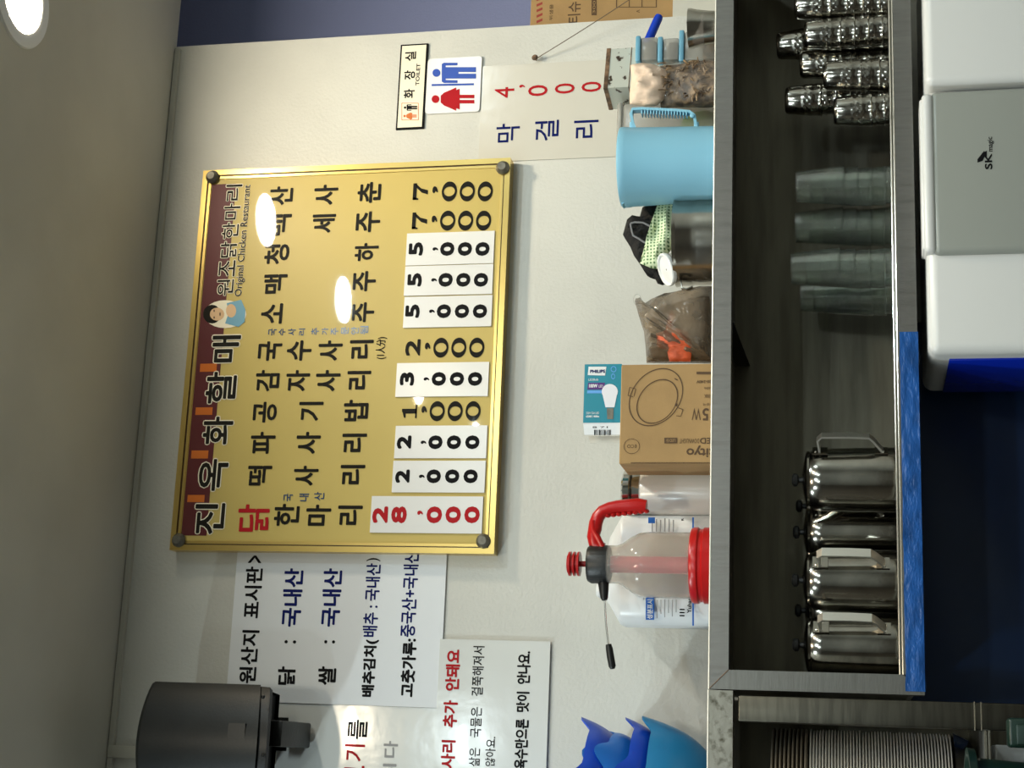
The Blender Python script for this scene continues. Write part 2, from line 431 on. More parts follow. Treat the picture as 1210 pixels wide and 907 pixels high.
# the large gold menu board
bx0, bx1, bz0, bz1 = .4210, 1.3178, 2.2570, 2.9984
board = thing('menu_board', (.87, 0, bz0), 'large gold framed menu board with Korean dishes and prices on the cream wall', 'menu board')
MB().box(bx0 + .006, bx1 - .006, YS, -.001, bz0 + .006, bz1 - .006).build('panel', M_gold, board)
def ring(x0, x1, z0, z1, wd, ya, yb):
    m = MB(); o = [(x0, z0), (x1, z0), (x1, z1), (x0, z1)]; i = [(x0 + wd, z0 + wd), (x1 - wd, z0 + wd), (x1 - wd, z1 - wd), (x0 + wd, z1 - wd)]
    for k in range(4):
        j = (k + 1) % 4; m.prism([o[k], o[j], i[j], i[k]], ya, yb)
    return m
fr = ring(bx0, bx1, bz0, bz1, .0125, YS - .006, -.001); fr.build('frame', M_goldf, board, smooth=False)
ring(bx0 + .0125, bx1 - .0125, bz0 + .0125, bz1 - .0125, .0028, YS - .0015, YS + .004).build('frame_groove', M_groove, board, smooth=False)
ring(bx0 + .0153, bx1 - .0153, bz0 + .0153, bz1 - .0153, .006, YS - .003, YS + .004).build('inner_bead', M_goldf, board, smooth=False)
for u, v in ((251, 209), (594, 198), (211, 638), (571, 639)):
    c = P(u, v, YS - .008)
    m = MB().lathe([(.009, .012), (.014, .005), (.0158, .001), (.0158, -.003), (.0145, -.0052), (.004, -.006)], (0, 0, 0), 24)
    m.move(Matrix.Translation(c) @ Matrix.Rotation(R_(90), 4, 'X') @ Matrix.Scale(-1, 4, (0, 0, 1)) @ Matrix.Scale(-1, 4, (0, 0, 1)))
    m.move(Matrix.Identity(4)); m.build('thumbscrew', M_grey, board)
YL = YS - .0005
ax0, ax1 = bx0 + .0215, bx1 - .0215
za = P(243.5, 637, YS).z; zb = bz1 - .0215
MB().box(ax0 + .012, ax1 - .012, YL, YS + .001, (P(243, 637, YS).z + P(280, 212, YS).z) / 2, zb - .001).build('header_band', M_burg, board)
YT = YL - .0006
dk, cr, blk, red_, blu = Text(YT - .0006), Text(YT), Text(YT), Text(YT), Text(YT)
for ch, u0, u1, v0, v1 in (('진', 228.7, 266, 593, 632), ('옥', 234, 270, 541, 580.7), ('화', 239, 276, 491, 526), ('할', 242.5, 280, 438, 477.5), ('매', 249, 284.7, 395, 429)):
    cr.px(ch, u0 + 1, u1 - 1, v0 + 1, v1 - 1, bold=.0040, grow=.0024)
    dk.px(ch, u0 + 1, u1 - 1, v0 + 1, v1 - 1, bold=.0016)
for i, ch in enumerate('원조닭한마리'):
    v1 = 350 - i * 22.4; u0 = 255.5 + i * 2.05
    cr.px(ch, u0 + 1, u0 + 20, v1 - 20, v1 - 1, bold=.0019, grow=.0016)
    dk.px(ch, u0 + 1, u0 + 20, v1 - 20, v1 - 1, bold=.0003)
cr.px('Original Chicken Restaurant', 282.5, 293, 218, 349, bold=.0008, grow=.0007)
dk.px('Original Chicken Restaurant', 282.5, 293, 218, 349, bold=.0001)
cr.build(M_cream, board, 'lettering_outline'); dk.build(M_blk, board, split=True)
og = Text(YT)
for u0, u1, v0, v1 in ((221.5, 241.6, 584.5, 593), (226, 246, 532, 541.5), (231, 251, 481, 490), (236.4, 256, 429.5, 439)):
    x0, x1, z0, z1 = rect(u0, u1, v0, v1, YT)
    ogb = MB().add([(x0, YT, z0), (x1, YT, z0), (x1, YT, z1), (x0, YT, z1)], [(0, 1, 2, 3)]); og.mb.add(ogb.v, ogb.f)
og.build(M_orange, board, 'seal_print')
# small oval portrait print: head, hair and blue garment
pt = Text(YT); pt.ellipse(266, 371, 25, 16.5); pt.build(M_cream, board, 'portrait_ground')
pt = Text(YT - .0003); pt.ellipse(250.5, 371, 10.5, 11); pt.build(M_blk, board, 'portrait_hair')
pt = Text(YT - .0006); pt.ellipse(256.5, 371, 8.5, 7.6); pt.ellipse(273, 367, 6, 8); pt.build(M_skin, board, 'portrait_face')
pt = Text(YT - .0004); pt.poly([(268, 358), (285, 354), (290, 366), (289, 380), (282, 386), (266, 382), (270, 370)]); pt.build(M_lid, board, 'portrait_garment')
pt = Text(YT - .0009); pt.ellipse(253, 367, .8, 1.6, 8); pt.ellipse(253, 375, .8, 1.6, 8); pt.ellipse(260, 371, .7, 2.4, 8); pt.build(M_groove, board, 'portrait_features')

B = .0014
dishes = {
 'A': [('한', 324, 353.5, 595, 621), ('마', 361.5, 391, 596, 621), ('리', 399, 428, 597, 620)],
 'B': [('떡', 292.5, 321, 550, 573.5), ('사', 347, 376, 550, 573.5), ('리', 402, 431, 549, 572)],
 'C': [('파', 296, 325, 510, 536), ('사', 350, 378.5, 510, 536), ('리', 404, 433, 512, 534)],
 'D': [('공', 299, 327, 474.5, 499), ('기', 353, 381.5, 474.5, 497), ('밥', 406, 435, 472, 497.5)],
 'E': [('감', 302, 330, 437, 462), ('자', 338, 366, 437, 462), ('사', 373, 402, 437, 462), ('리', 410, 438, 438, 460)],
 'F': [('국', 305, 333, 403, 426), ('수', 339, 368, 402, 426), ('사', 376, 404.5, 402, 426), ('리', 413, 441, 401.5, 423.5)],
 'G': [('소', 308.5, 333.6, 358.5, 382.5), ('주', 416, 442, 357, 380.5)],
 'H': [('맥', 311.6, 339, 324, 346.7), ('주', 417, 444, 320, 344)],
 'I': [('청', 312.5, 341.5, 288.5, 312), ('하', 419, 447, 287, 308)],
 'J': [('백', 316, 344, 253, 278), ('세', 369, 396.5, 253, 275), ('주', 420.6, 449, 249.6, 274)],
 'K': [('산', 319, 346, 220, 242), ('사', 371, 399, 218, 242), ('춘', 422.5, 450, 215, 239.5)]}
for k, ls in dishes.items():
    tx = Text(YT)
    for ch, u0, u1, v0, v1 in ls: tx.px(ch, u0, u1, v0, v1, bold=B)
    tx.build(M_blk, board, split=True)
tx = Text(YT); tx.px('닭', 281, 318, 595.6, 628, bold=.0014); tx.build(M_red, board, split=True)['label'] = 'red printed character'
for ch, u0, u1, v0, v1 in (('국', 335, 346, 583, 592), ('내', 353.5, 365, 583, 592), ('산', 371, 383, 581, 591),
    ('국', 317, 327, 388, 396), ('수', 329, 337.5, 388, 396), ('사', 340, 349.5, 388, 396), ('리', 353, 360.5, 388, 396), ('추', 367.5, 377, 387, 395.5), ('가', 380, 388, 387, 395.5),
    ('주', 391, 400, 387, 395.5), ('문', 403, 412, 386, 395), ('안', 414.5, 424, 386, 395), ('됨', 425.5, 435, 385, 395)):
    blu.px(ch, u0, u1, v0, v1, bold=.0003)
blu.build(M_bluep, board)
tx = Text(YT); tx.px('(1人分)', 444, 457, 398, 424, bold=.0003); tx.build(M_blk, board)
# printed prices in bold serif figures
for d, ul, vc, z0u in (('7s', 488, 226, 522), ('7s', 487, 260.5, 520), ('2', 479, 410.5, 512), ('1s', 475, 485.5, 507.6)):
    tx = Text(YT); tx.px(d, ul, ul + 17.5, vc - 9.8, vc + 9.8, bold=.0014 if d == '2' else 0)
    tx.px(',', ul + 23, ul + 29.5, vc - 6, vc + 2, bold=.0012)
    for k in range(3): tx.px('0s', z0u + k * 21.2, z0u + 17.8 + k * 21.2, vc - 11.8, vc + 11.8)
    tx.build(M_blk, board, split=True)
# white price cards stuck on the board, with their figures
cards = [(480, 583.5, 274, 312, '5', 483, 294, 520, 20.8), (478, 582, 313, 348, '5', 481.5, 330.5, 518, 20.9), (477, 581, 349.5, 386, '5', 479, 367.5, 516, 21.3),
         (468, 577, 428, 468, '3', 472.5, 447.5, 510, 21.4), (466.5, 575, 502.5, 541, '2', 469, 522.3, 506, 21.8), (463.7, 573, 544, 581.5, '2', 467, 562.5, 504, 21.8)]
for i, (u0, u1, v0, v1, d, du, vc, zu, st) in enumerate(cards):
    x0, x1, z0, z1 = rect(u0, u1, v0, v1, YS - .004)
    m = MB().box(x0, x1, YS - .0032, YS - .0006, z0, z1)
    pc = m.build('price_card', M_plate, board)
    tx = Text(YS - .0036); tx.px(d, du, du + 17, vc - 8, vc + 8, bold=.0022)
    tx.px(',', du + 28, du + 35, vc - 2, vc + 2, bold=.001)
    for k in range(3): tx.px('0', zu + k * st, zu + 17 + k * st, vc - 8.2, vc + 8.2, bold=.0026)
    tx.build(M_blkm, pc, split=True)
x0, x1, z0, z1 = rect(438, 570, 586, 629.5, YS - .004)
pc = MB().box(x0, x1, YS - .0034, YS - .0006, z0, z1).build('price_card', M_plate, board); pc['label'] = 'longer white price card with red figures'
tx = Text(YS - .0038)
for d, u0 in (('2', 440), ('8', 462.3), ('0', 504), ('0', 526.3), ('0', 548.6)): tx.px(d, u0, u0 + 18.3, 598, 618, bold=.0024)
tx.px(',', 493, 500, 603, 608, bold=.001)
tx.build(M_red, pc, split=True)

# place-of-origin sheet
def sheet(name, u0, u1, v0, v1, yf, th, m, label, cat, skew=0):
    x0, x1, z0, z1 = rect(u0, u1, v0, v1, yf)
    t = thing(name, ((x0 + x1) / 2, 0, z0), label, cat)
    MB().box(x0, x1, yf, yf + th, z0, z1).build('sheet', m, t)
    return t
osg = sheet('origin_notice', 274, 524, 640, 832, -.006, .0055, M_paper, 'large white sheet with black and navy Korean food origin lines left of gold board', 'notice')
y = -.0066
tx = Text(y); tx.px('원산지', 284, 304.5, 744, 807, bold=.0011, split=True); tx.px('표시판', 288.5, 309, 669, 730, bold=.0011, split=True); tx.px('>', 293, 309, 656, 665, bold=.0008)
tx.px('닭', 328, 349, 787, 809, bold=.0013, split=True); tx.px(':', 336, 350, 756, 760, bold=.0006); tx.px('쌀', 375.6, 397, 787, 809, bold=.0013, split=True); tx.px(':', 383, 396, 756, 760, bold=.0006)
tx.px('배추김치(' , 428.5, 446, 755, 823, bold=.0013); tx.px(')', 433, 449.5, 659, 663, bold=.0004)
tx.px('고춧가루:', 474, 491, 754, 823, bold=.0013)
tx.build(M_blkm, osg, split=True)
tx = Text(y); tx.px('국내산', 334, 357, 671, 740, bold=.0013, split=True); tx.px('국내산', 380.5, 403, 671, 740, bold=.0013, split=True)
tx.px('배추 : 국내산' , 430.5, 448, 665, 752, bold=.0008); tx.px('중국산+국내산', 475, 493, 650, 752, bold=.0008)
tx.build(M_navy, osg, split=True)
# laminated notice half hidden by the speaker
nb_ = sheet('laminated_notice', 318, 516, 833, 960, -.0035, .003, M_lam, 'glossy laminated notice with large red and black letters under black speaker', 'notice')
tx = Text(-.0042); tx.px('를', 411, 434, 850, 873, bold=.0008, split=True); tx.build(M_blkm, nb_, split=True)
tx = Text(-.0042); tx.px('기', 407, 431, 879, 899, bold=.0008, split=True); tx.px('고', 406, 430, 904, 926, bold=.0008, split=True); tx.build(M_red, nb_, split=True)
tx = Text(-.0042); tx.px('다', 453, 470, 875, 895, bold=.0008, split=True); tx.px('니', 452, 468, 902, 922, bold=.001, split=True); tx.build(M_pale, nb_, split=True)
# white notice in a clear sleeve
nc = sheet('sleeved_notice', 515, 647, 756, 960, -.0075, .0035, M_lam, 'white notice in clear sleeve, red line above three black lines, lowest on wall', 'notice')
tx = Text(-.0083); tx.px('안돼요', 526.5, 543.5, 767, 816, bold=.0011, split=True); tx.px('추가', 523.5, 540.5, 827, 859, bold=.0011, split=True); tx.px('사리', 521, 538, 874, 908, bold=.0011, split=True); tx.build(M_red, nc, split=True)
tx = Text(-.0083); tx.px('걸쭉해져서', 558, 571.5, 763, 822, bold=.0002, split=True); tx.px('국물은', 556, 569, 835, 871, bold=.0002, split=True); tx.px('삶은', 554, 567, 883, 905, bold=.0002, split=True)
tx.px('않아요.', 573.5, 585.5, 870, 905, bold=.0002)
tx.px('안나요.', 611, 627, 769, 808, bold=.0009); tx.px('맛이', 610, 625.5, 817, 841, bold=.0009, split=True); tx.px('육수만으론', 608, 624, 849, 908, bold=.0009, split=True)
tx.build(M_blkm, nc, split=True)
# rice wine price note
pn = sheet('price_note', 568, 734, 74, 188, -.003, .0025, M_lamc, 'cream laminated sheet with red 4,000 above navy letters, right of gold board', 'notice')
tx = Text(-.0037)
tx.px('4', 584.5, 607.5, 103, 115.6, bold=.0002); tx.px(',', 613.5, 620.5, 100, 103.5, bold=.0006)
tx.px('0', 624, 647, 100.5, 113.5, bold=.0002); tx.px('0', 655.5, 679, 98.5, 110.5, bold=.0002); tx.px('0', 687, 710.5, 96.5, 108.5, bold=.0002)
tx.build(M_red, pn, split=True)
tx = Text(-.0037); tx.px('막', 586.5, 614, 146, 168, bold=.0005, split=True); tx.px('걸', 632, 660, 142, 166, bold=.0005, split=True); tx.px('리', 678, 707, 142, 163, bold=.0005, split=True); tx.build(M_navy, pn, split=True)
# toilet text plate
x0, x1, z0, z1 = rect(470.5, 503, 52, 152, -.006)
tp = thing('toilet_plate', ((x0 + x1) / 2, 0, z0), 'narrow cream plate with black border reading TOILET above the pictogram sign', 'sign')
MB().box(x0, x1, -.005, -.0005, z0, z1).build('border_plate', M_blkm, tp)
MB().box(x0 + .004, x1 - .004, -.0062, -.005, z0 + .004, z1 - .004).build('face', M_cream, tp)
tx = Text(-.0068); tx.px('실', 478.5, 491.5, 61, 72, bold=.0006); tx.px('장', 477.5, 490.5, 83, 94, bold=.0006); tx.px('화', 477, 490, 105, 116, bold=.0006)
tx.build(M_blkm, tp, split=True); tx = Text(-.0068)
tx.px('TOILET', 491.5, 496, 75, 101, bold=.0003)
def person(t, u, v, s, skirt):
    """pictogram: head up at the left of the picture, feet to the right; u,v the top of the head, s the height in pixels"""
    t.ellipse(u + .1 * s, v, .09 * s, .09 * s)
    if skirt:
        t.poly([(u + .22 * s, v - .08 * s), (u + .22 * s, v + .08 * s), (u + .66 * s, v + .24 * s), (u + .66 * s, v - .24 * s)])
        for sg in (-1, 1):
            t.poly([(u + .22 * s, v + sg * .08 * s), (u + .3 * s, v + sg * .15 * s), (u + .58 * s, v + sg * .27 * s), (u + .58 * s, v + sg * .2 * s), (u + .3 * s, v + sg * .06 * s)])
            t.poly([(u + .66 * s, v + sg * .1 * s), (u + .66 * s, v + sg * .02 * s), (u + s, v + sg * .02 * s), (u + s, v + sg * .1 * s)])
    else:
        t.poly([(u + .22 * s, v - .2 * s), (u + .22 * s, v + .2 * s), (u + .27 * s, v + .23 * s), (u + .58 * s, v + .23 * s), (u + .58 * s, v + .17 * s), (u + .31 * s, v + .165 * s), (u + .31 * s, v - .165 * s), (u + .58 * s, v - .17 * s), (u + .58 * s, v - .23 * s), (u + .27 * s, v - .23 * s)])
        t.poly([(u + .3 * s, v - .13 * s), (u + .3 * s, v + .13 * s), (u + .6 * s, v + .13 * s), (u + .6 * s, v - .13 * s)])
        for sg in (-1, 1): t.poly([(u + .6 * s, v + sg * .13 * s), (u + .6 * s, v + sg * .02 * s), (u + s, v + sg * .02 * s), (u + s, v + sg * .13 * s)])
person(tx, 477, 127, 16, False)
tx.build(M_blkm, tp)
tx = Text(-.0068)
for a in ((474.5, 475.1, 121.5, 142), (494, 494.6, 121.5, 142)): tx.poly([(a[0], a[2]), (a[1], a[2]), (a[1], a[3]), (a[0], a[3])])
for a in ((474.5, 494.6, 121.5, 122.1), (474.5, 494.6, 141.4, 142)): tx.poly([(a[0], a[2]), (a[1], a[2]), (a[1], a[3]), (a[0], a[3])])
person(tx, 476.5, 137, 16, True); tx.build(M_orange, tp, 'pictogram')
# pictogram sign
x0, x1, z0, z1 = rect(504, 568, 68, 133, -.006)
ps = thing('pictogram_sign', ((x0 + x1) / 2, 0, z0), 'square white restroom sign with blue man and red woman figures', 'sign')
def rrect(x0, x1, z0, z1, r, n=5):
    o = []
    for cx, cz, a0 in ((x1 - r, z1 - r, 0), (x0 + r, z1 - r, 90), (x0 + r, z0 + r, 180), (x1 - r, z0 + r, 270)):
        for i in range(n + 1):
            a = R_(a0 + 90 * i / n); o.append((cx + r * math.cos(a), cz + r * math.sin(a)))
    return o
MB().prism(rrect(x0, x1, z0, z1, .008), -.006, -.0005).build('panel', M_plate, ps)
tx = Text(-.0068); person(tx, 510.5, 86, 52, False); tx.poly([(510, 99.3), (560, 98.3), (560, 100.6), (510, 101.6)])
tx.build(mat('pictogram_blue', srgb(28, 70, 170), .3), ps, 'pictogram')
tx = Text(-.0068); person(tx, 509.5, 117, 51, True); tx.build(M_red, ps, 'pictogram')
# nail with wire
c = P(632.5, 69, -.01)
nl = thing('wall_nail', (c.x, 0, c.z), 'small brown nail in the wall beside the 4,000 sheet with thin wire tied on', 'nail')
m = MB().lathe([(.0015, 0), (.0015, .012), (.006, .0125), (.0075, .015), (.004, .018)], (0, 0, 0), 14); m.move(Matrix.Translation((c.x, 0, c.z)) @ Matrix.Rotation(R_(90), 4, 'X')); m.build('nail_head', M_rust, nl)
a, b = P(634, 69, -.014), P(770, -18, -.1)
MB().tube([a.lerp(b, i / 10) + Vector((0, 0, -.004 * math.sin(PI * i / 10))) for i in range(11)], .0011, 6).build('wire', M_wire, nl)

# ================================================================ SPEAKER
ys = -.22
x0, x1, z0, z1 = rect(168, 305, 806, 950, ys)
sp = thing('wall_speaker', ((x0 + x1) / 2, -.15, z0), 'black barrel fronted wall speaker hanging below the ceiling left of the board', 'speaker')
yfr = ys + .02 - .055
def barrel(x0, x1, yb, ye, bulge, z0, z1, taper=0, tilt=0):
    n = 16; pts = []
    for i in range(n + 1):
        t = i / n; x = x0 + (x1 - x0) * t; pts.append((x, ye - bulge * math.sin(PI * t) ** .8))
    poly = [(x0 + .012, yb)] + pts + [(x1 - .012, yb)]
    vs = []; N = len(poly); cx = (x0 + x1) / 2
    for z, k in ((z0, 1 - taper), (z0 + .006, 1 - taper * .2), (z1 - .008, 1), (z1, .97)):
        tz = tilt if z < (z0 + z1) / 2 else 0
        vs += [(cx + (x - cx) * k, yb + (yy - yb) * k, z + (yb + (yy - yb) * k - yfr) * tz) for x, yy in poly]
    fs = [tuple(range(N - 1, -1, -1)), tuple(3 * N + i for i in range(N))]
    for j in range(3): fs += [(j * N + i, j * N + (i + 1) % N, (j + 1) * N + (i + 1) % N, (j + 1) * N + i) for i in range(N)]
    return MB().add(vs, fs)
barrel(x0, x1, -.07, ys + .02, .055, P(304, 870, yfr).z, z1, tilt=.40).build('cabinet', M_bspk, sp, ang=28)
zc = P(318, 850, ys).z
barrel(x0 + .003, x1 - .003, -.075, ys + .022, .05, P(319, 870, yfr).z, P(302, 870, yfr).z + .03, taper=.06, tilt=.40).build('bottom_cap', M_bplast, sp, ang=28)
u0_ = P(279, 865, ys - .035)
mm = MB(); s_ = .018
mm.prism([(u0_.x - s_, u0_.z - s_), (u0_.x + s_, u0_.z - s_), (u0_.x + s_, u0_.z + s_), (u0_.x - s_, u0_.z + s_)], ys - .0345, ys - .02)
mm.build('badge', M_bspk, sp)
for v in (823, 892):
    c = P(311, v, ys - .028); MB().ball(c, .004, .004, .004, 10, 6).build('screw', M_bplast, sp)
x0b, x1b, _, _ = rect(319, 338, 851, 882, -.06)
z0b, z1b = P(338, 866, -.012).z, P(316, 866, -.012).z
k = MB().rbox(x0b, x1b, -.17, 0, z0b, z1b + .01, .003, 2)
k.box(x0b - .008, x1b + .008, -.006, 0, z0b, z1b + .08)
k.build('wall_bracket', M_bplast, sp)
ax_, bx_, az_, bz_ = rect(314, 339, 851, 882, -.16)
MB().rbox(ax_, bx_, -.19, -.012, az_, bz_, .004, 2).build('swivel_block', M_bplast, sp)

# ================================================================ STAINLESS RACKS
YF = -.38; TB = .036
ZT1, ZT0 = 1.767, 1.7321
XI, XO = .1716, .1366
ZB1 = P(1058.5, 300, YF).z; ZB0 = P(1082, 300, YF).z
XR = 1.75
rk = thing('stainless_wall_rack', (.9, -.2, ZB0), 'long stainless steel box rack under the board, mitred frame holding cups and kettles', 'rack')
MB().prism([(XO, ZT1), (XR, ZT1), (XR, ZT0), (XI, ZT0)], YF, YF + TB).build('top_rail', M_steel_h, rk, smooth=False)
MB().tube([(XO, YF + .0008, ZT1 + .0002), (XR, YF + .0008, ZT1 + .0002)], .0019, 12).build('rail_edge', M_lipw, rk)
MB().prism([(XR, ZT1), (XR + .035, ZT1), (XR + .035, ZB0), (XR, ZB0)], YF, YF + TB).build('post', M_steel, rk, smooth=False)
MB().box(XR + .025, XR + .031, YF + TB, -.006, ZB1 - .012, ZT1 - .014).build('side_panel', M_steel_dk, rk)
MB().prism([(XO, ZT1), (XI, ZT0), (XI, ZB1 - .004), (XO, ZB0)], YF, YF + TB).build('post', M_steel, rk, smooth=False)
a, b = Vector((XO + .001, YF - .001, ZT1 - .001)), Vector((XI, YF - .001, ZT0))
MB().tube([a, b], .0009, 5).build('weld_seam', M_rust, rk)
MB().prism([(XO, ZB0), (XI, ZB1), (XR, ZB1), (XR, ZB0)], YF, YF + TB).build('bottom_rail', M_steel_h, rk, smooth=False)
for dz in (.0, .0055): MB().tube([(XI, YF - .0005, ZB1 + dz), (XR, YF - .0005, ZB1 + dz)], .0016, 6).build('rail_lip', M_edge, rk)
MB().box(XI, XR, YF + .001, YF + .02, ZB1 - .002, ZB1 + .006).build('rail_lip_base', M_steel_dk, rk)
MB().box(XO + .002, XR, YF + TB, -.002, ZT1 - .014, ZT1 - .006).build('top_shelf', M_steel, rk)
MB().box(XO + .002, XR, YF + TB, -.002, ZB1 - .02, ZB1 - .012).build('bottom_shelf', M_steel, rk)
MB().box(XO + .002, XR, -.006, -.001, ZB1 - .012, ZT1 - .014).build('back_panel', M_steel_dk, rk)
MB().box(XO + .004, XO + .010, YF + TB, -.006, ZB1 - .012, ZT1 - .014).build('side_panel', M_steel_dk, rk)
gx = P(866, 382, YF + TB).x
gz = P(886, 442, -.01).z
MB().add([(gx + dx, yy, zz) for dx in (0, .003) for yy, zz in ((YF + TB, ZT0), (YF + TB, ZT0 - .002), (-.007, gz), (-.007, ZT1 - .015), (YF + TB, ZT1 - .015))],
         [(0, 1, 2, 3, 4), (9, 8, 7, 6, 5)] + [(i, i + 5, (i + 1) % 5 + 5, (i + 1) % 5) for i in range(5)]).build('bracket', M_bplast, rk, smooth=False)
# blue film left on the bottom rail
fx1 = P(1075, 392, YF).x; fx0 = XO + .006
n = 60; vs = []
for i in range(n + 1):
    x = fx0 + (fx1 - fx0) * i / n
    jt = .0022 * noise.noise(Vector((x * 30, 3, 0)))
    for z, dy in ((ZB1 - .004 + jt, .0012), (ZB1 - .013, .0018), (ZB0 + .01, .0016), (ZB0 - .001, .0012), (ZB0 - .002 - jt, -.004)):
        vs.append((x, YF - dy - .0009 * noise.noise(Vector((x * 40, z * 200, 1))), z))
fm = MB().add(vs, [(i * 5 + j, i * 5 + j + 1, (i + 1) * 5 + j + 1, (i + 1) * 5 + j) for i in range(n) for j in range(4)]).build('protective_film', M_film, rk)
fm['label'] = 'torn blue protective film'

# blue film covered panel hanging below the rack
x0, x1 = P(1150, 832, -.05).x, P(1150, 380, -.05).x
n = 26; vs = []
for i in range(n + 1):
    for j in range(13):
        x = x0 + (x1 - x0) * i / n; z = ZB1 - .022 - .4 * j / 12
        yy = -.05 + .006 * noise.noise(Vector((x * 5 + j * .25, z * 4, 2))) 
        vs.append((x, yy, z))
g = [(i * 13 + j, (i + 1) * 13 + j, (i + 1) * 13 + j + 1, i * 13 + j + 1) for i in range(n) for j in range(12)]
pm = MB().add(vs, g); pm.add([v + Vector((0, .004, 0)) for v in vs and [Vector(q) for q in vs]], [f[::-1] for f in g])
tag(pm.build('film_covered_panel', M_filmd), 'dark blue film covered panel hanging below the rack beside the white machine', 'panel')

# left rack: top rail, upright with joint, lower shelf
lk = thing('left_stainless_rack', (-.05, -.2, .9), 'second stainless rack at the lower corner holding the stacked dishes', 'rack')
MB().box(-.8, XO - .002, YF - .0015, YF + TB, P(866, 830, YF).z, P(837, 830, YF).z).build('top_rail', M_steel_spot, lk)
MB().tube([(-.8, YF - .0005, P(837, 830, YF).z), (XO - .002, YF - .0005, P(837, 830, YF).z)], .0019, 12).build('rail_edge', M_lipw, lk)
px0, px1, pz0, pz1 = rect(872, 1210, 826, 858, YF - .01)
MB().rbox(px0, px1, YF - .01, YF + .03, .9, pz1, .004, 2).build('post', M_post, lk)
for u in (1151.5, 1159.5):
    zz = P(u, 842, YF - .01).z
    MB().rbox(px0 - .0015, px1 + .0015, YF - .0118, YF + .032, zz - .0012, zz + .0012, .001, 1).build('joint_ring', M_edge, lk)
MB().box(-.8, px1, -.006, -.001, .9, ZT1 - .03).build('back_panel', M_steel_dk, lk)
MB().box(-.8, XO - .004, YF + TB, -.002, ZT1 - .014, ZT1 - .006).build('top_shelf', M_steel, lk)
zs = P(1162, 880, YF).z
MB().box(-.8, px0 + .01, YF + .01, -.006, zs - .006, zs).build('lower_shelf', M_steel, lk)
for u in (1165, 1169.5):
    zz = P(u, 880, YF).z; MB().tube([(-.8, YF + .004, zz), (px0 + .004, YF + .004, zz)], .0022, 8).build('shelf_lip', M_edge, lk)

# dishes
dr = .115; dcx = P(1000, 862, YF + .13).x - dr; dcy = YF + .165
ztop_ = P(912, 880, dcy - dr).z; zmid = P(957, 880, dcy - dr).z; zbot = P(1129, 880, dcy - dr).z
def dish(name, m, r, h, th=.0007):
    return MB().lathe([(r * .55, .0), (r * .6, 0), (r * .93, h * .8), (r - .0012, h), (r - .0002, h + th * .2), (r, h + th * .5), (r - .0002, h + th * .8), (r - .0012, h + th), (r * .9, h * .8 + th), (r * .55, th)], (0, 0, 0), 40).build(name, m, ang=75)
N1 = 46
d0 = dish('steel_plate', M_dish, dr, .0042, .0026)
tag(d0, 'bright thin stainless plate in the tall stack behind the upright', 'plate', 'bright stainless plates in the tall stack')
for i in range(N1):
    o = d0 if i == 0 else d0.copy()
    if i: COL.objects.link(o)
    o.location = (dcx + random.uniform(-.0012, .0012), dcy + random.uniform(-.001, .001), zbot + (zmid - zbot) * i / N1); o.rotation_euler.z = random.uniform(0, 6)
d1 = dish('dull_plate', M_disho, dr * 1.0, .0052, .0034)
tag(d1, 'duller grey metal plate on top of the bright plate stack', 'plate', 'dull plates on top of the stack')
N2 = 9
for i in range(N2):
    o = d1 if i == 0 else d1.copy()
    if i: COL.objects.link(o)
    o.location = (dcx, dcy, zmid + .002 + (ztop_ - zmid) * i / N2); o.rotation_euler.z = random.uniform(0, 6)
bw = MB().lathe([(.05, zs + .001), (.075, zs + .003), (.105, zs + .013), (dr + .004, zbot - .001), (dr + .008, zbot + .0006), (dr - .002, zbot + .0002), (.10, zs + .014), (.04, zs + .005)], (dcx, dcy, 0), 40)
tag(bw.build('steel_basin', M_chrome_k), 'shallow dark steel basin under the plate stack', 'basin')

# green plastic basket in the corner
gy = YF - .15
x0, x1, z0, z1 = rect(1192, 1300, 846, 980, gy)
gb = thing('green_basket', ((x0 + x1) / 2, gy, 1.0), 'dark green plastic basket with upright lug at the lower left corner', 'basket')
gc = P(1144, 960, gy); lg = P(1190, 856, gy - .03)
rad = .115
MB().lathe([(.07, 1.0), (.085, 1.0), (rad - .01, gc.z - .015), (rad + .004, gc.z - .012), (rad + .006, gc.z), (rad - .004, gc.z), (rad - .02, gc.z - .03), (.07, 1.006)], (P(1144, 950, gy).x - .03, gy, 0), 40).build('body', M_green, gb)
l0, l1, lz0, lz1 = rect(1190, 1260, 849, 884, gy - .04)
MB().rbox(l0, l1, gy - .06, gy - .02, 1.02, lz1, .006, 3).build('lug', M_green, gb)
MB().rbox(l0 + .004, l1 - .010, gy - .066, gy - .058, 1.02, lz1 - .012, .003, 2).build('lug_rib', M_green, gb)
ct = struct('trim_3', MB().rbox(-3, 3.4, -.62, -.0, .92, .995, .01, 2), M_steel)
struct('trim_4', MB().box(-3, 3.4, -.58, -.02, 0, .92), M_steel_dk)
wx = rect(1174, 1190, 880, 900, -.25)
tag(MB().rbox(wx[0] - .0, wx[1], -.27, -.16, .996, wx[3], .004, 2).build('white_tub', M_white), 'white plastic tub under the plate shelf behind green basket', 'tub')

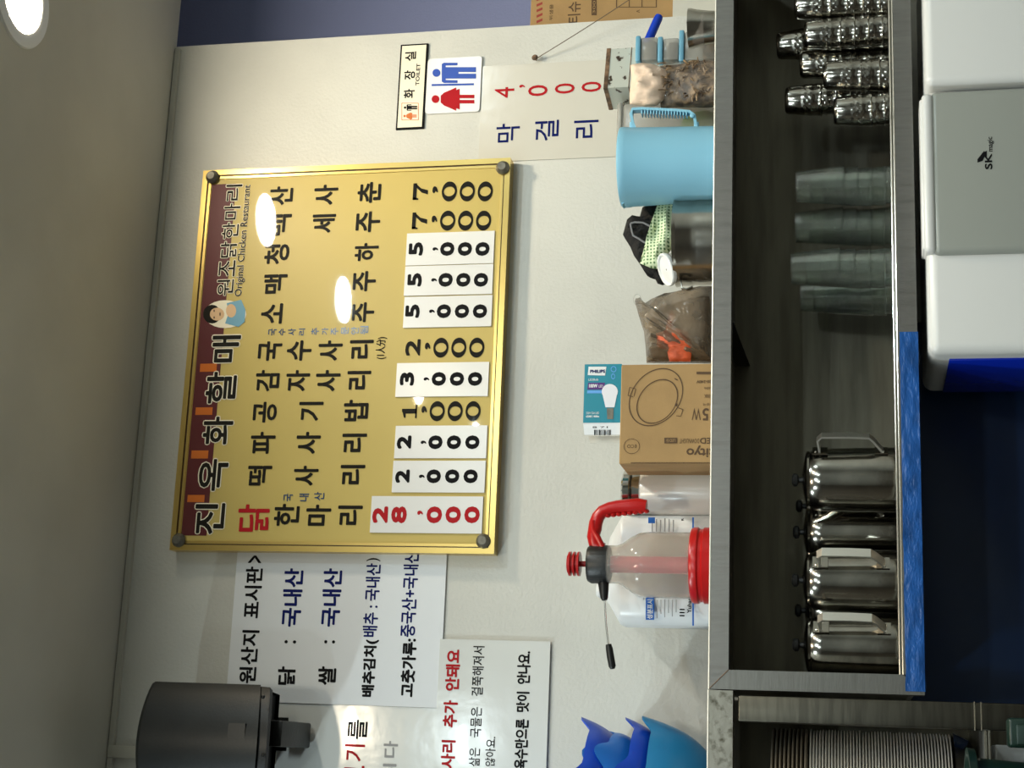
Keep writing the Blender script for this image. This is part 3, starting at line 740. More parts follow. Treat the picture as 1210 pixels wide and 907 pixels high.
# ================================================================ WATER MACHINE
ym = -.42
mz1 = P(1094, 250, ym).z
mx0 = P(1150, 416, ym).x; mxa = P(1150, 103, ym).x
wm = thing('ice_water_machine', ((mx0 + mxa) / 2, -.3, .995), 'white water dispenser with grey logo cover standing under the rack', 'water machine')
MB().rbox(mx0, P(1150, 103, ym).x, ym, -.1, .996, mz1, .02, 5).build('body', M_mach, wm)
cx0, cx1 = P(1150, 299, ym - .01).x, P(1150, 106, ym - .01).x
MB().rbox(cx0, cx1, ym - .014, ym + .05, 1.0, mz1 - .012, .012, 4).build('front_cover', M_machg, wm)
MB().rbox(cx0 + .004, cx1 - .004, ym - .016, ym + .05, mz1 - .017, mz1 + .004, .009, 4).build('top_rim', M_mach, wm)
MB().rbox(cx0 + .012, cx1 - .012, ym - .006, ym + .06, mz1 - .001, mz1 + .0075, .004, 3).build('rear_rim', M_mach, wm)
MB().rbox(mx0 - .004, mx0 + .004, ym + .045, -.12, .996, P(1122, 440, ym + .05).z, .002, 2).build('side_film', M_machb, wm)
yt = ym - .0146
tx = Text(yt); tx.px('SK', 1163.5, 1172.5, 181.5, 200, bold=.0006); tx.px('magic', 1167, 1174.5, 161.5, 179, bold=.0002)
tx.poly([(1155, 188), (1163, 178), (1164, 184), (1161, 190), (1155, 192)]); tx.poly([(1160, 181), (1166, 178), (1166, 186)])
lt = tx.build(M_blkm, wm); lt['label'] = 'black maker logo'
wb = thing('white_cabinet', (P(1150, 40, ym).x, -.3, .995), 'second white rounded appliance at the right edge beside the dispenser', 'appliance')
bx_0 = P(1150, 97, ym - .02).x
MB().rbox(bx_0, bx_0 + .34, ym - .02, -.1, .996, P(1092.5, 60, ym - .02).z, .016, 5).build('body', M_mach, wb)
MB().rbox(bx_0 + .05, bx_0 + .3, ym - .024, ym - .016, 1.0, 1.08, .003, 2).build('front_panel', M_mach, wb)

# ================================================================ STEEL TUMBLERS (inside the rack)
ZF = ZB1 - .012
def tumbler():
    root = thing('steel_tumbler', (0, 0, 0), 'x', 'cup'); root.scale = (1.2, 1.2, 1)
    H = .074
    # upside down: base at the top
    prof = [(.0275, 0), (.0283, .001), (.0275, .003), (.0266, .018), (.0272, .0195), (.0262, .022), (.0268, .0245), (.0258, .027), (.0264, .0295), (.0254, .032), (.0260, .0345), (.0250, .038), (.0247, .044), (.0235, .066), (.0215, .072), (.0185, H), (.0165, H - .003), (.0, H - .0035)]
    def f(t, r, z):
        if z > .043 and z < .073: return r * (1 + .018 * abs(math.cos(5 * t)) - .009)
        if .019 < z < .040: return r * (1 + .03 * math.cos(14 * t) * math.sin((z - .019) * 600))
        return r
    MB().lathe(prof, (0, 0, 0), 56, fn=f, cap0=False, cap1=False).build('cup_body', M_chrome_k, root, world=False, ang=50)
    MB().lathe([(.0275, 0), (.0285, .0004), (.0289, .0015), (.0283, .0026), (.0276, .0024)], (0, 0, 0), 32, cap0=False, cap1=False).build('rolled_rim', M_chrome, root, world=False)
    return root
proto = tumbler(); first = True
pitch = .0285
# each stack: top (u), centre v, depth y, tilt and the words that single it out
stacks = [(939, 2, -.30, .03, 'rightmost front stack'), (950, 35, -.30, -.02, 'tall front stack with a second stack behind it'),
          (918, 50, -.21, .05, 'tallest stack, farthest back'), (945, 72, -.24, .03, 'stack behind the lower front pair'),
          (973, 88, -.32, .05, 'front stack third from the left end'), (928, 110, -.23, -.04, 'leaning back stack second from the left end'),
          (985, 127, -.31, -.03, 'lowest stack at the left end')]
for ut, vc, yy, tl, wd in stacks:
    top = P(ut, vc, yy); nn = max(1, int(round((top.z - ZF - .074) / pitch)) + 1)
    base_x = P(1040, vc + 1, yy).x
    for i in range(nn):
        if first: o = proto; first = False
        else: o = copy_tree(proto)
        z = top.z - .074 - (nn - 1 - i) * pitch
        if i == 0: z = ZF
        if nn > 1 and i > 0: z = ZF + (top.z - .074 - ZF) * i / (nn - 1)
        zz = z - ZF
        o.location = (base_x + tl * zz, yy, z); o.rotation_euler = (0, tl * .5, random.uniform(0, 6))
        o['label'] = 'upturned embossed steel tumbler, %s of the cups at the right of the rack, %s' % (wd, 'uppermost' if i == nn - 1 else ['bottom', 'second', 'third', 'fourth', 'fifth', 'sixth', 'seventh', 'eighth'][i] + ' from the shelf')
        o['label'] = 'upturned steel tumbler, %s in %s' % ('topmost' if i == nn - 1 else ['bottom one', 'second up', 'third up', 'fourth up', 'fifth up', 'sixth up', 'seventh up'][i], wd)
        o['group'] = 'stainless tumblers stacked upside down'

# ================================================================ CLEAR CUPS
def clear_cup():
    H = .095
    prof = [(.0388, 0), (.0398, .0006), (.0400, .0018), (.0392, .003), (.0382, .0036)] + [(.0382 - .0082 * k / 10 + (.0006 if k % 2 else 0), .006 + (H - .006) * k / 10) for k in range(11)]
    inner = [(r - .0014, min(z, H - .003)) for r, z in prof[::-1][:-4]] + [(.0376, 0)]
    f = lambda t, r, z: r * (1 + (.018 * abs(math.sin(7 * t)) if z > .008 else 0))
    return MB().lathe(prof + [(.001, H), (.001, H - .003)] + inner, (0, 0, 0), 84, fn=f, cap0=False, cap1=False).build('clear_cup', M_glass, ang=40)
c0 = clear_cup(); first = True
for k, (ut, vc, yy, wd) in enumerate(((941, 220, -.26, 'right'), (940, 268, -.20, 'second from right'), (935, 317, -.27, 'second from left'), (946, 350, -.13, 'left, set back'))):
    top = P(ut, vc, yy).z; nn = 5; p_ = (top - .095 - ZF) / (nn - 1)
    bxx = P(1000, vc, yy).x
    for i in range(nn):
        if first: o = c0; first = False
        else: o = c0.copy(); COL.objects.link(o)
        o.location = (bxx - .003 * math.sin(i), yy, ZF + p_ * i); o.rotation_euler.z = random.uniform(0, 6)
        tag(o, 'clear ribbed cup, %s in the %s stack of the rack' % (['bottom one', 'second up', 'middle one', 'fourth up', 'topmost'][i], wd), 'cup', 'clear ribbed cups stacked upside down')

# ================================================================ KETTLES
def kettle(u0, vc, yy, ang, label, rpx=38, tilt=0):
    c = P(1000, vc, yy); s = (P(1000, vc - 50, yy).x - P(1000, vc + 50, yy).x) / 100
    r = rpx * s; H = P(u0, vc, yy).z - ZF
    t = thing('steel_kettle', (c.x, yy, ZF), label, 'kettle', 'stainless kettles in the rack')
    L_ = lambda mb, n, m, **k: mb.build(n, m, t, world=False, **k)
    L_(MB().lathe([(r * .9, 0), (r * .99, .004), (r, .012), (r * .985, H * .5), (r * .96, H * .8), (r * .93, H * .88), (r * .86, H * .925), (r * .85, H * .93), (r * .80, H * .93)], (0, 0, 0), 48, cap0=True, cap1=True), 'body', M_chrome_k)
    L_(MB().lathe([(r * .88, H * .925), (r * .89, H * .945), (r * .84, H * .96), (r * .5, H * .985), (r * .2, H), (0.001, H)], (0, 0, 0), 48, cap0=True, cap1=False), 'lid', M_chrome_k)
    L_(MB().lathe([(.006, H - .002), (.005, H + .006), (.012, H + .009), (.013, H + .015), (.009, H + .019), (.001, H + .02)], (0, 0, 0), 20, cap1=False), 'knob', M_bplast)
    d = Vector((math.sin(R_(ang)), -math.cos(R_(ang)), 0)); sd = Vector((d.y, -d.x, 0))
    zt, zb = H * .82, H * .27
    pts = [d * r * .97 + Vector((0, 0, zt)), d * (r + .026) + Vector((0, 0, zt + .004)), d * (r + .034) + Vector((0, 0, zt - .004)), d * (r + .034) + Vector((0, 0, (zt + zb) / 2)), d * (r + .032) + Vector((0, 0, zb + .014)), d * (r + .024) + Vector((0, 0, zb + .006)), d * r * .99 + Vector((0, 0, zb - .012))]
    hm = MB().strap(pts, sd, .0088, .002)
    h = L_(hm, 'handle', M_handle)
    L_(MB().strap([d * (r + .001) + Vector((0, 0, zt + .014)), d * (r + .001) + Vector((0, 0, zt - .014))], sd, .012, .0016), 'handle_plate', M_chrome_k)
    L_(MB().strap([d * (r + .001) + Vector((0, 0, zb - .02)), d * (r + .001) + Vector((0, 0, zb + .004))], sd, .012, .0016), 'handle_plate', M_chrome_k)
    for zz in (zt + .008, zb - .012):
        q = d * (r + .003); L_(MB().ball(q + sd * .007 + Vector((0, 0, zz)), .002, .002, .002, 8, 5), 'rivet', M_edge)
    sp_ = -d
    L_(MB().tube([sp_ * r * .9 + Vector((0, 0, H * .6)), sp_ * (r + .018) + Vector((0, 0, H * .75)), sp_ * (r + .03) + Vector((0, 0, H * .9))], [.016, .012, .009], 14), 'spout', M_chrome_k)
    t.rotation_euler.y = tilt
    return t
kettle(948, 567, -.29, 50, 'steel kettle at the right end of the kettle row, its handle turned to the right', 38)
kettle(952, 598, -.078, 140, 'steel kettle hidden behind the rightmost kettle', 34)
kettle(949, 629, -.19, 33, 'steel kettle set back between the two front kettles of the row', 34)
kettle(948, 686, -.29, 27, 'steel kettle with warm glint on its handle, middle of the front row', 37)
kettle(951, 722, -.11, 150, 'steel kettle set back behind the two leftmost kettles, only its knob clear', 36)
kettle(949, 763, -.29, 30, 'steel kettle at the left end, beside the rack post', 37)

# ================================================================ THINGS ON THE TOP SHELF
ZS = ZT1 - .006
# ---- blue petal-rimmed bowls
def petal_bowl(cx, cy, z, r, h, m, tips, tipz, label, t0=0):
    n = 96; prof = [(.4, 0)] + [(.42 + .6 * math.sin(k / 13 * PI / 2) ** .9, (k / 13) ** 1.25) for k in range(14)]
    vs = []
    def pk(t):
        return max(0, math.cos((t - t0) * tips)) ** 1.8
    for q, (a, b) in enumerate(prof + [(p[0] - .03, p[1]) for p in prof[::-1]]):
        for i in range(n):
            t = 2 * PI * i / n; k = pk(t) * (max(0, b - .45) / .55) ** 2
            rr = r * (a + .11 * k); vs.append((cx + rr * math.cos(t), cy + rr * math.sin(t), z + h * b + tipz * k))
    m_ = len(prof) * 2
    fs = [(j * n + i, j * n + (i + 1) % n, (j + 1) * n + (i + 1) % n, (j + 1) * n + i) for j in range(m_ - 1) for i in range(n)]
    fs += [tuple(range(n - 1, -1, -1)), tuple((m_ - 1) * n + i for i in range(n))]
    o = MB().add(vs, fs).build('blue_bowl', m, ang=60)
    return tag(o, label, 'bowl', 'blue petal rimmed bowls')
by = -.2; cxb = P(780, 950, by).x
zr = [P(u, 900, by - .05).z for u in (770, 748, 722, 708, 696)]
mats_ = [M_bluel, M_blued, M_blue, M_blue, M_blued]
rads = [.146, .142, .128, .127, .14]
for i, (z, m) in enumerate(zip(zr, mats_)):
    h = z - ZS if i == 0 else .075
    zb_ = ZS if i == 0 else z - h
    petal_bowl(cxb, by, zb_, rads[i], h, m, 5, .024, ['teal blue bowl, largest and lowest of the stack at the left shelf end', 'deep blue bowl with tall pointed rim, second up in the blue stack',
              'mid blue petal rimmed bowl, middle of the blue stack', 'mid blue petal rimmed bowl, second from top of the blue stack', 'deep blue petal rimmed bowl topping the stack'][i], R_([-8, 2, -47, -50, -4][i]))

# ---- pressure sprayer
sy = -.27
c = P(760, 667, sy); sx = c.x
S = (P(760, 600, sy).x - P(760, 700, sy).x) / 100
Zp = lambda u: P(u, 667, sy).z
sr = thing('pressure_sprayer', (sx, sy, ZS), 'clear pump sprayer with red base, red handle and black nozzle', 'sprayer')
o_ = (sx, sy, 0)
MB().lathe([(42 * S, ZS), (44 * S, ZS + .003), (44.5 * S, Zp(833)), (42.5 * S, Zp(831)), (42.5 * S, Zp(828)), (44.5 * S, Zp(826)), (44.5 * S, Zp(821)), (43 * S, Zp(818)), (40 * S, Zp(817))], o_, 56).build('base_ring', M_rplast, sr)
zz = Zp
MB().lathe([(37 * S, zz(819)), (38.5 * S, zz(817)), (38.5 * S, zz(765)), (37.5 * S, zz(757)), (33 * S, zz(747)), (25 * S, zz(736)), (22.5 * S, zz(730)), (22.5 * S, zz(719)),
            (21 * S, zz(719)), (21.3 * S, zz(731)), (24 * S, zz(737)), (32 * S, zz(748)), (36.5 * S, zz(758)), (37.3 * S, zz(766)), (37.3 * S, zz(818))], o_, 56, cap0=False, cap1=False).build('tank', M_clear, sr)
MB().lathe([(10 * S, zz(822)), (10 * S, zz(722))], o_, 24).build('pump_tube', M_pink, sr)
nn_ = 36
MB().lathe([(20 * S, zz(721)), (22 * S, zz(720)), (22.5 * S, zz(699)), (20 * S, zz(695)), (8 * S, zz(694))], o_, 72, fn=lambda t, r, z: r * (1 + .018 * (1 if math.sin(30 * t) > 0 else 0))).build('collar', M_bplast, sr)
MB().lathe([(3.5 * S, zz(696)), (3.5 * S, zz(683)), (5 * S, zz(683))], o_, 16).build('pump_rod', M_rplast, sr)
kn = MB()
for a, b in ((686, 682.5), (680.5, 677.5), (675.5, 672)): kn.lathe([(11 * S, zz(a)), (14.5 * S, zz(a - .6)), (14.5 * S, zz(b + .6)), (11 * S, zz(b))], o_, 32)
kn.lathe([(11 * S, zz(686)), (11 * S, zz(671)), (5 * S, zz(670))], o_, 32)
kn.build('pump_knob', M_rplast, sr)
pt = [(712, 648), (703, 643), (701, 634), (703, 625), (704, 618), (707, 610), (712, 604), (720, 600.5), (730, 598.5), (742, 597.5), (754, 597), (764, 598)]
pts = [P(u, v, sy - .004) for u, v in pt]
hm = MB().tube(pts, [.012, .013, .0125, .0135, .0135, .013, .0125, .0125, .013, .0135, .0145, .0125], 14)
for j in range(9):
    a = pts[6].lerp(pts[11], j / 8); hm.ball(a + Vector((-.0095, 0, 0)), .0045, .008, .006, 10, 6)
hm.build('handle', M_rplast, sr)
MB().tube([P(712, 646, sy - .012), P(706, 634, sy - .014), P(701, 626, sy - .014), P(700.5, 615, sy - .014)], [.006, .006, .005, .0055], 10).build('trigger', M_rplast, sr)
MB().tube([P(713, 688, sy), P(713.5, 696, sy - .004), P(714, 706, sy - .006), P(714.5, 709, sy - .006)], [.011, .0095, .0075, .005], 14).build('nozzle_socket', M_bplast, sr)
MB().tube([P(714.5, 706, sy - .006), P(716, 735, sy - .008), P(719.5, 766, sy - .01)], .0018, 8).build('lance', M_edge, sr)
MB().tube([P(719, 761, sy - .01), P(720, 766, sy - .01), P(721.5, 776, sy - .01), P(723.5, 787, sy - .011), P(724, 790, sy - .011)], [.0055, .0068, .0072, .0068, .004], 14).build('nozzle_tip', M_bplast, sr)

# ---- white jug behind the sprayer
jy = -.13
c = P(770, 675, jy); S = (P(770, 600, jy).x - P(770, 700, jy).x) / 100; Zj = lambda u: P(u, 675, jy).z
jg = thing('white_jug', (c.x, jy, ZS), 'large white plastic detergent jug with blue label standing behind sprayer', 'jug')
jw = 65 * S
def loft(secs, n=40):
    vs = []
    for (cx, cy, z, a, b, p) in secs:
        for i in range(n):
            t = 2 * PI * i / n; ct, st = math.cos(t), math.sin(t)
            vs.append((cx + a * math.copysign(abs(ct) ** p, ct), cy + b * math.copysign(abs(st) ** p, st), z))
    m = len(secs); fs = [(j * n + i, j * n + (i + 1) % n, (j + 1) * n + (i + 1) % n, (j + 1) * n + i) for j in range(m - 1) for i in range(n)]
    fs += [tuple(range(n - 1, -1, -1)), tuple((m - 1) * n + i for i in range(n))]
    return MB().add(vs, fs)
loft([(c.x, jy, ZS, jw * .95, .066, .55), (c.x, jy, ZS + .006, jw, .07, .55), (c.x, jy, Zj(740), jw, .07, .55), (c.x, jy, Zj(736), jw * .97, .067, .55), (c.x, jy, Zj(722), jw * .62, .045, .7), (c.x - .02, jy, Zj(719), jw * .4, .03, .9), (c.x - .02, jy, Zj(718), jw * .3, .025, 1)]).build('body', M_white, jg)
q = P(712, 697, jy)
MB().lathe([(.016, Zj(726)), (.016, Zj(709)), (.012, Zj(706))], (q.x, jy, 0), 32, fn=lambda t, r, z: r * (1 + .03 * (1 if math.sin(24 * t) > 0 else 0))).build('cap', M_white, jg)
yl = jy - .0707
st = Text(yl)
st.poly([(818, 611), (820, 611), (820, 739), (818, 739)]); st.poly([(763, 706), (773, 706), (773, 732), (763, 732)]); st.poly([(766, 611), (774, 611), (774, 618), (766, 618)])
st.build(mat('label_blue_print', srgb(30, 100, 190), .4), jg, 'label_print')
st = Text(yl - .0005); st.px('성분표시', 764.5, 771.5, 708, 731, bold=.0003); st.build(M_white, jg)
st = Text(yl)
for k in range(6):
    st.poly([(776 + k * 4.5, 708), (777 + k * 4.5, 708), (777 + k * 4.5, 730 - (k * 5) % 9), (776 + k * 4.5, 730 - (k * 5) % 9)])
    st.poly([(770 + k * 5, 612 + k % 3), (771.5 + k * 5, 612 + k % 3), (771.5 + k * 5, 628), (770 + k * 5, 628)])
st.build(M_pale, jg, 'small_print')
st = Text(yl); st.px('77', 760, 764, 706, 708.5); st.px('Yuhan', 812, 817, 706, 724, bold=.0004); st.px('|||', 803, 809, 719, 728, bold=.0006); st.px('R', 805, 808, 612, 615, bold=.0004); st.build(M_blkm, jg)

# ---- white flask with steel mouth
fy = -.16
c = P(790, 582, fy); S = (P(790, 500, fy).x - P(790, 600, fy).x) / 100; Zf = lambda u: P(u, 582, fy).z
fl = thing('white_flask', (c.x, fy, ZS), 'white enamel flask with two chrome rings between box and sprayer', 'flask')
MB().lathe([(25 * S, ZS), (26.5 * S, ZS + .003), (26.5 * S, Zf(761)), (25 * S, Zf(758.5))], (c.x, fy, 0), 48).build('body', M_whiteg, fl)
MB().lathe([(24 * S, Zf(759)), (26 * S, Zf(758)), (26 * S, Zf(750)), (24.5 * S, Zf(748.5)), (22 * S, Zf(748.5))], (c.x, fy, 0), 48).build('chrome_ring', M_chrome, fl)
MB().lathe([(22.5 * S, Zf(749)), (23 * S, Zf(746))], (c.x, fy, 0), 48).build('gasket', M_bplast, fl)
MB().lathe([(24.5 * S, Zf(747)), (26 * S, Zf(745.5)), (26 * S, Zf(739)), (23.5 * S, Zf(737)), (5 * S, Zf(736.5))], (c.x, fy, 0), 48).build('chrome_lid', M_chrome, fl)
MB().rbox(c.x + .012, c.x + .034, fy + .01, fy + .03, Zf(745), Zf(735.5), .003, 2).build('red_catch', M_rplast, fl)

# ---- downlight carton
dy = -.33
x0, x1, z0, z1 = rect(733, 855, 430, 548, dy)
z0 = ZS
dc = thing('downlight_carton', ((x0 + x1) / 2, dy, z0), 'brown cardboard box printed with a round downlight outline and upside-down lettering', 'box')
MB().rbox(x0, x1, dy, dy + .12, z0, z1, .0015, 1).build('carton', M_card, dc)
tx = Text(dy - .0006)
a_ = R_(-52)
for (ru, rv, rg) in ((37.5, 28.5, .035), (36.5, 27.5, 0), (29, 21.5, .045)):
    if rg: tx.ellipse(775 if ru > 30 else 776.5, 469 if ru > 30 else 474, ru, rv, 48, ring=rg, ang=a_)
tx.ellipse(799, 448, 2.6, .8, 10, ang=.5); tx.ellipse(799, 478, 1.5, 2, 10)
tx.ellipse(746.5, 527, 9.5, 9, 24, ring=.06)
tx.px('ECO', 741, 752, 525, 529, rot=1)
def fl_(us, th=.7):
    for (ua, va), (ub, vb) in zip(us, us[1:]):
        L = math.hypot(ub - ua, vb - va); nx, ny = -(vb - va) / L * th / 2, (ub - ua) / L * th / 2
        tx.poly([(ua + nx, va + ny), (ub + nx, vb + ny), (ub - nx, vb - ny), (ua - nx, va - ny)])
fl_([(751, 459), (744, 457.5), (742, 467), (748, 468.5)]); fl_([(751, 459.5), (749, 468)])
fl_([(799, 491), (804.5, 491.5), (807, 483.5), (801, 481.5)])
tx.px('5', 830, 837.5, 482, 496.5, bold=.0006, rot=1); tx.px('W', 817.5, 828, 482, 496, rot=1)
tx.px('cityo', 811, 845, 526, 540, bold=.0007, rot=1)
tx.px('LED', 827, 845, 517, 524, bold=.0004, rot=1); tx.px('DOWNLIGHT', 803, 826, 518, 523.5, rot=1)
tx.px('220-240V', 823, 843, 449, 452.5, bold=.0002, rot=1); tx.px('50/60Hz', 832, 843, 457, 460, rot=1); tx.px('6500K', 832, 843, 465.5, 470, rot=1); tx.px('주광색', 831, 843, 476, 479, rot=1)
tx.px('------------------------------', 745, 842, 546, 547.5)
tx.poly([(785, 517), (800, 517), (800, 523.5), (785, 523.5)]); tx.poly([(823, 439), (842, 439), (842, 442), (823, 442)])
tx.build(M_cardp, dc)
tx = Text(dy - .0012); tx.px('LED등', 787, 798, 518.3, 522.2, rot=1); tx.build(M_card, dc)

# ---- bulb box lying on the carton
by0 = -.325
x0, x1, _, _ = rect(690, 733, 430, 499, by0)
zb0, zb1 = z1 + .0003, P(690, 464, by0).z
bb = thing('bulb_box', ((x0 + x1) / 2, by0, zb0), 'small teal light bulb box lying on the brown carton', 'box')
W_ = .058
m = MB().box(x0, x1, by0, by0 + W_, zb0, zb1); m.build('box', M_teal, bb)
m = MB().box(x0 - .002, x0 - .0003, by0 + .0005, by0 + W_ - .0005, zb0 + .0005, zb1 - .0005); e_ = m.build('end_flap', M_paper, bb)
m = MB().box(x0 - .0003, x0 + .001, by0 - .0005, by0 + W_, zb0, zb1)
x0w = P(710, 502, by0).x
tx = Text(by0 - .0005)
tx.poly([(695.5, 433), (716.5, 433), (715, 443.5), (694.5, 443)]); tx.build(M_white, bb, 'logo_ground')
tx = Text(by0 - .0010); tx.px('PHILIPS', 697.3, 715, 436.5, 440.5, bold=.0004, rot=3); lt = tx.build(M_navy, bb)
tx = Text(by0 - .0005); tx.poly([(695, 452), (715, 452), (713, 460), (694, 460)]); tx.build(M_purp, bb, 'purple_patch')
tx = Text(by0 - .0006); tx.poly([(694, 461), (712, 461), (711, 464.5), (693.5, 464.5)]); tx.ellipse(725, 436, 3.4, 3.6, ring=.25); tx.ellipse(724.5, 444.5, 2.4, 3.4, ring=.3); tx.build(M_sky, bb, 'blue_patch')
tx = Text(by0 - .0010); tx.px('LEDBulb', 695.5, 707, 447, 449.5, rot=3); tx.px('100W', 696, 706, 453.5, 457.8, bold=.0003, rot=3); tx.px('LED', 707.5, 712.5, 454.5, 457.5, rot=3)
tx.px('220V E26 LED', 692.5, 708, 486.5, 489, rot=3); tx.px('6500K 1400lm', 692.5, 708, 490.5, 493, bold=.0002, rot=3)
tx.build(M_white, bb)
tx = Text(by0 - .0008); tx.ellipse(720.5, 462.5, 9.5, 9); tx.poly([(712, 466), (729, 466), (726, 481), (715.5, 481)])
tx.build(mat('bulb_picture_white', srgb(226, 226, 232), .35), bb, 'bulb_picture')
tx = Text(by0 - .0009); tx.poly([(717, 482), (725, 482), (724.5, 495), (717.5, 495)]); tx.build(M_grey, bb, 'bulb_cap_picture')
tx = Text(by0 - .0006)
# white end of the box folded round the left corner
xe = P(710, 515, by0).x
ee = MB().add([(x0 - .0025, by0 - .0004, zb0), (x0 - .0025, by0 - .0004, zb1 - .001), (xe, by0 + .05, zb1 - .002), (xe, by0 + .05, zb0)], [(0, 1, 2, 3)])
ex0 = x0 - .024
MB().prism([(ex0, zb0 + .0), (x0 - .0005, zb0), (x0 - .0005, zb1), (ex0, zb1 - .003)], by0 + .001, by0 + .003).build('white_band', M_paper, bb)
bc = Text(by0 + .0004)
for k in range(11):
    uu = 702 + k * 1.9; bc.poly([(uu, 507.5), (uu + (.7 if k % 3 else 1.3), 507.5), (uu + (.7 if k % 3 else 1.3), 514), (uu, 514)])
bc.px('8 71', 700, 718, 503.5, 505.5, rot=3)
bc.build(M_blkm, bb, 'barcode')
MB().prism([(ex0 - .014, zb0 - .0), (ex0 - .0006, zb0), (ex0 - .0006, zb1 - .009), (ex0 - .014, zb1 - .013)], by0 + .012, by0 + .0135).build('inner_leaf', M_lamc, bb)

# ---- smoky plastic bag with orange cloth
gy_ = -.24
x0, x1, z0, z1 = rect(752, 845, 342, 430, gy_)
sb = thing('smoky_bag', ((x0 + x1) / 2, gy_, ZS), 'crinkled smoky plastic bag with orange cloth inside next to the carton', 'bag')
def sack(x0, x1, yc, d, z0, z1, topslope, amp, n=36, m=18, seed=0, pinch=.0):
    vs = []
    for j in range(m + 1):
        t = j / m
        for i in range(n):
            a = 2 * PI * i / n; ca, sa = math.cos(a), math.sin(a)
            X = (x0 + x1) / 2 + (x1 - x0) / 2 * math.copysign(abs(ca) ** .6, ca) * (1 - pinch * t ** 3)
            Y = yc + d * math.copysign(abs(sa) ** .7, sa) * (1 - .75 * t ** 2.5)
            Z = z0 + (z1 - z0) * t * (1 + topslope * ((X - (x0 + x1) / 2) / (x1 - x0)))
            nz = noise.noise_vector(Vector((X * 38 + seed, Y * 38, Z * 38))) * amp
            vs.append((X + nz.x, Y + nz.y * 1.5, max(z0, Z + nz.z * t)))
    fs = [(j * n + i, j * n + (i + 1) % n, (j + 1) * n + (i + 1) % n, (j + 1) * n + i) for j in range(m) for i in range(n)]
    fs += [tuple(range(n - 1, -1, -1)), tuple(m * n + i for i in range(n))]
    return MB().add(vs, fs)
def crumple(name, outline, y0, dep, m, label, cat, seed=0, amp=.008, amp2=.004, parent=None):
    """soft thing: outline pixels filled, swollen to real thickness and creased"""
    pts = [P(u, v, y0) for u, v in outline]
    bm = bmesh.new(); vs = [bm.verts.new(p) for p in pts]; f = bm.faces.new(vs)
    bmesh.ops.triangulate(bm, faces=[f]); 
    for _ in range(3): bmesh.ops.subdivide_edges(bm, edges=[e for e in bm.edges if e.calc_length() > .007], cuts=1, use_grid_fill=True)
    bmesh.ops.triangulate(bm, faces=bm.faces)
    bound = set(v for e in bm.edges if e.is_boundary for v in e.verts)
    bp = [v.co.copy() for v in bound]
    bm.verts.ensure_lookup_table(); bm.verts.index_update()
    co = [v.co.copy() for v in bm.verts]; ib = [v in bound for v in bm.verts]; fs = [[v.index for v in f.verts] for f in bm.faces]; bm.free()
    F = []; Bk = []
    for p, b in zip(co, ib):
        d = 0 if b else min((p - q).length for q in bp); k = min(1, d / .022) ** .5
        nz = noise.noise(Vector((p.x * 60 + seed, p.z * 60, seed))) * amp + noise.noise(Vector((p.x * 150, p.z * 150, seed))) * amp2
        F.append(Vector((p.x, y0 - k * (dep + nz * 1.6), p.z))); Bk.append(Vector((p.x, y0 + k * dep * .7, p.z)))
    n = len(co)
    mb = MB().add(F, fs); mb.add(Bk, [f[::-1] for f in fs])
    o = mb.build(name, m, parent, ang=60)
    if label: tag(o, label, cat)
    return o
BO = [(750, 356), (756, 351), (762, 358), (770, 355), (785, 349), (806, 344), (826, 340), (845, 338), (845, 429), (764, 429), (763, 412), (761, 392), (757, 378), (753, 366)]
crumple('bag_film', BO, gy_, .045, M_bag, None, None, 3, .012, .005, parent=sb)
crumple('dark_lining', [(766, 384), (775, 366), (790, 360), (806, 356), (824, 352), (838, 350), (842, 390), (842, 427), (766, 427), (765, 400)], gy_ + .01, .036, M_dkbag, None, None, 6, .01, .005, parent=sb)
crumple('orange_cloth', [(775, 394), (786, 390), (789, 378), (793, 366), (798, 372), (797, 388), (803, 396), (813, 392), (818, 408), (816, 427), (791, 427), (788, 413), (777, 411)], gy_ - .036, .009, M_obag, None, None, 9, .003, .002, parent=sb)
kp = [P(753 + 4.5 * math.cos(t), 354 + 6.5 * math.sin(t), gy_) for t in [2 * PI * i / 14 for i in range(15)]]
MB().tube(kp, .0012, 6).build('bag_loop', M_clearbag, sb)

# ---- steel pot with cloth, lid and black hat
py_ = -.24
c = P(820, 286, py_); S = (P(820, 240, py_).x - P(820, 340, py_).x) / 100; Zq = lambda u: P(u, 286, py_).z
R0_ = 49 * S
pp = thing('steel_pot', (c.x, py_, ZS), 'round stainless pot holding cloths beside the blue pitcher', 'pot')
MB().lathe([(R0_ * .92, ZS), (R0_ * .98, ZS + .003), (R0_, Zq(828)), (R0_ * .985, Zq(820)), (R0_, Zq(818)), (R0_, Zq(804)), (R0_ * 1.015, Zq(802)), (R0_ * 1.03, Zq(799)), (R0_ * .98, Zq(798.5)), (R0_ * .965, Zq(803)), (R0_ * .95, ZS + .008)], (c.x, py_, 0), 56).build('pot_body', M_pot, pp)
q = P(812, 338, py_ - .02)
MB().strap([q + Vector((.01, 0, .012)), q + Vector((-.006, -.004, .010)), q + Vector((-.010, -.006, 0)), q + Vector((-.004, -.004, -.012))], (0, 1, 0), .008, .0012).build('pot_handle', M_pot, pp)
def blob(pts, m, name, label=None, cat=None, amp=.25, sc=3):
    mb = MB()
    for k, (u, v, yy, a, b, d) in enumerate(pts): mb.ball(P(u, v, yy), a, d, b, 26, 18, amp, sc, k * 3.1)
    o = mb.build(name, m, ang=75)
    if label: tag(o, label, cat)
    return o
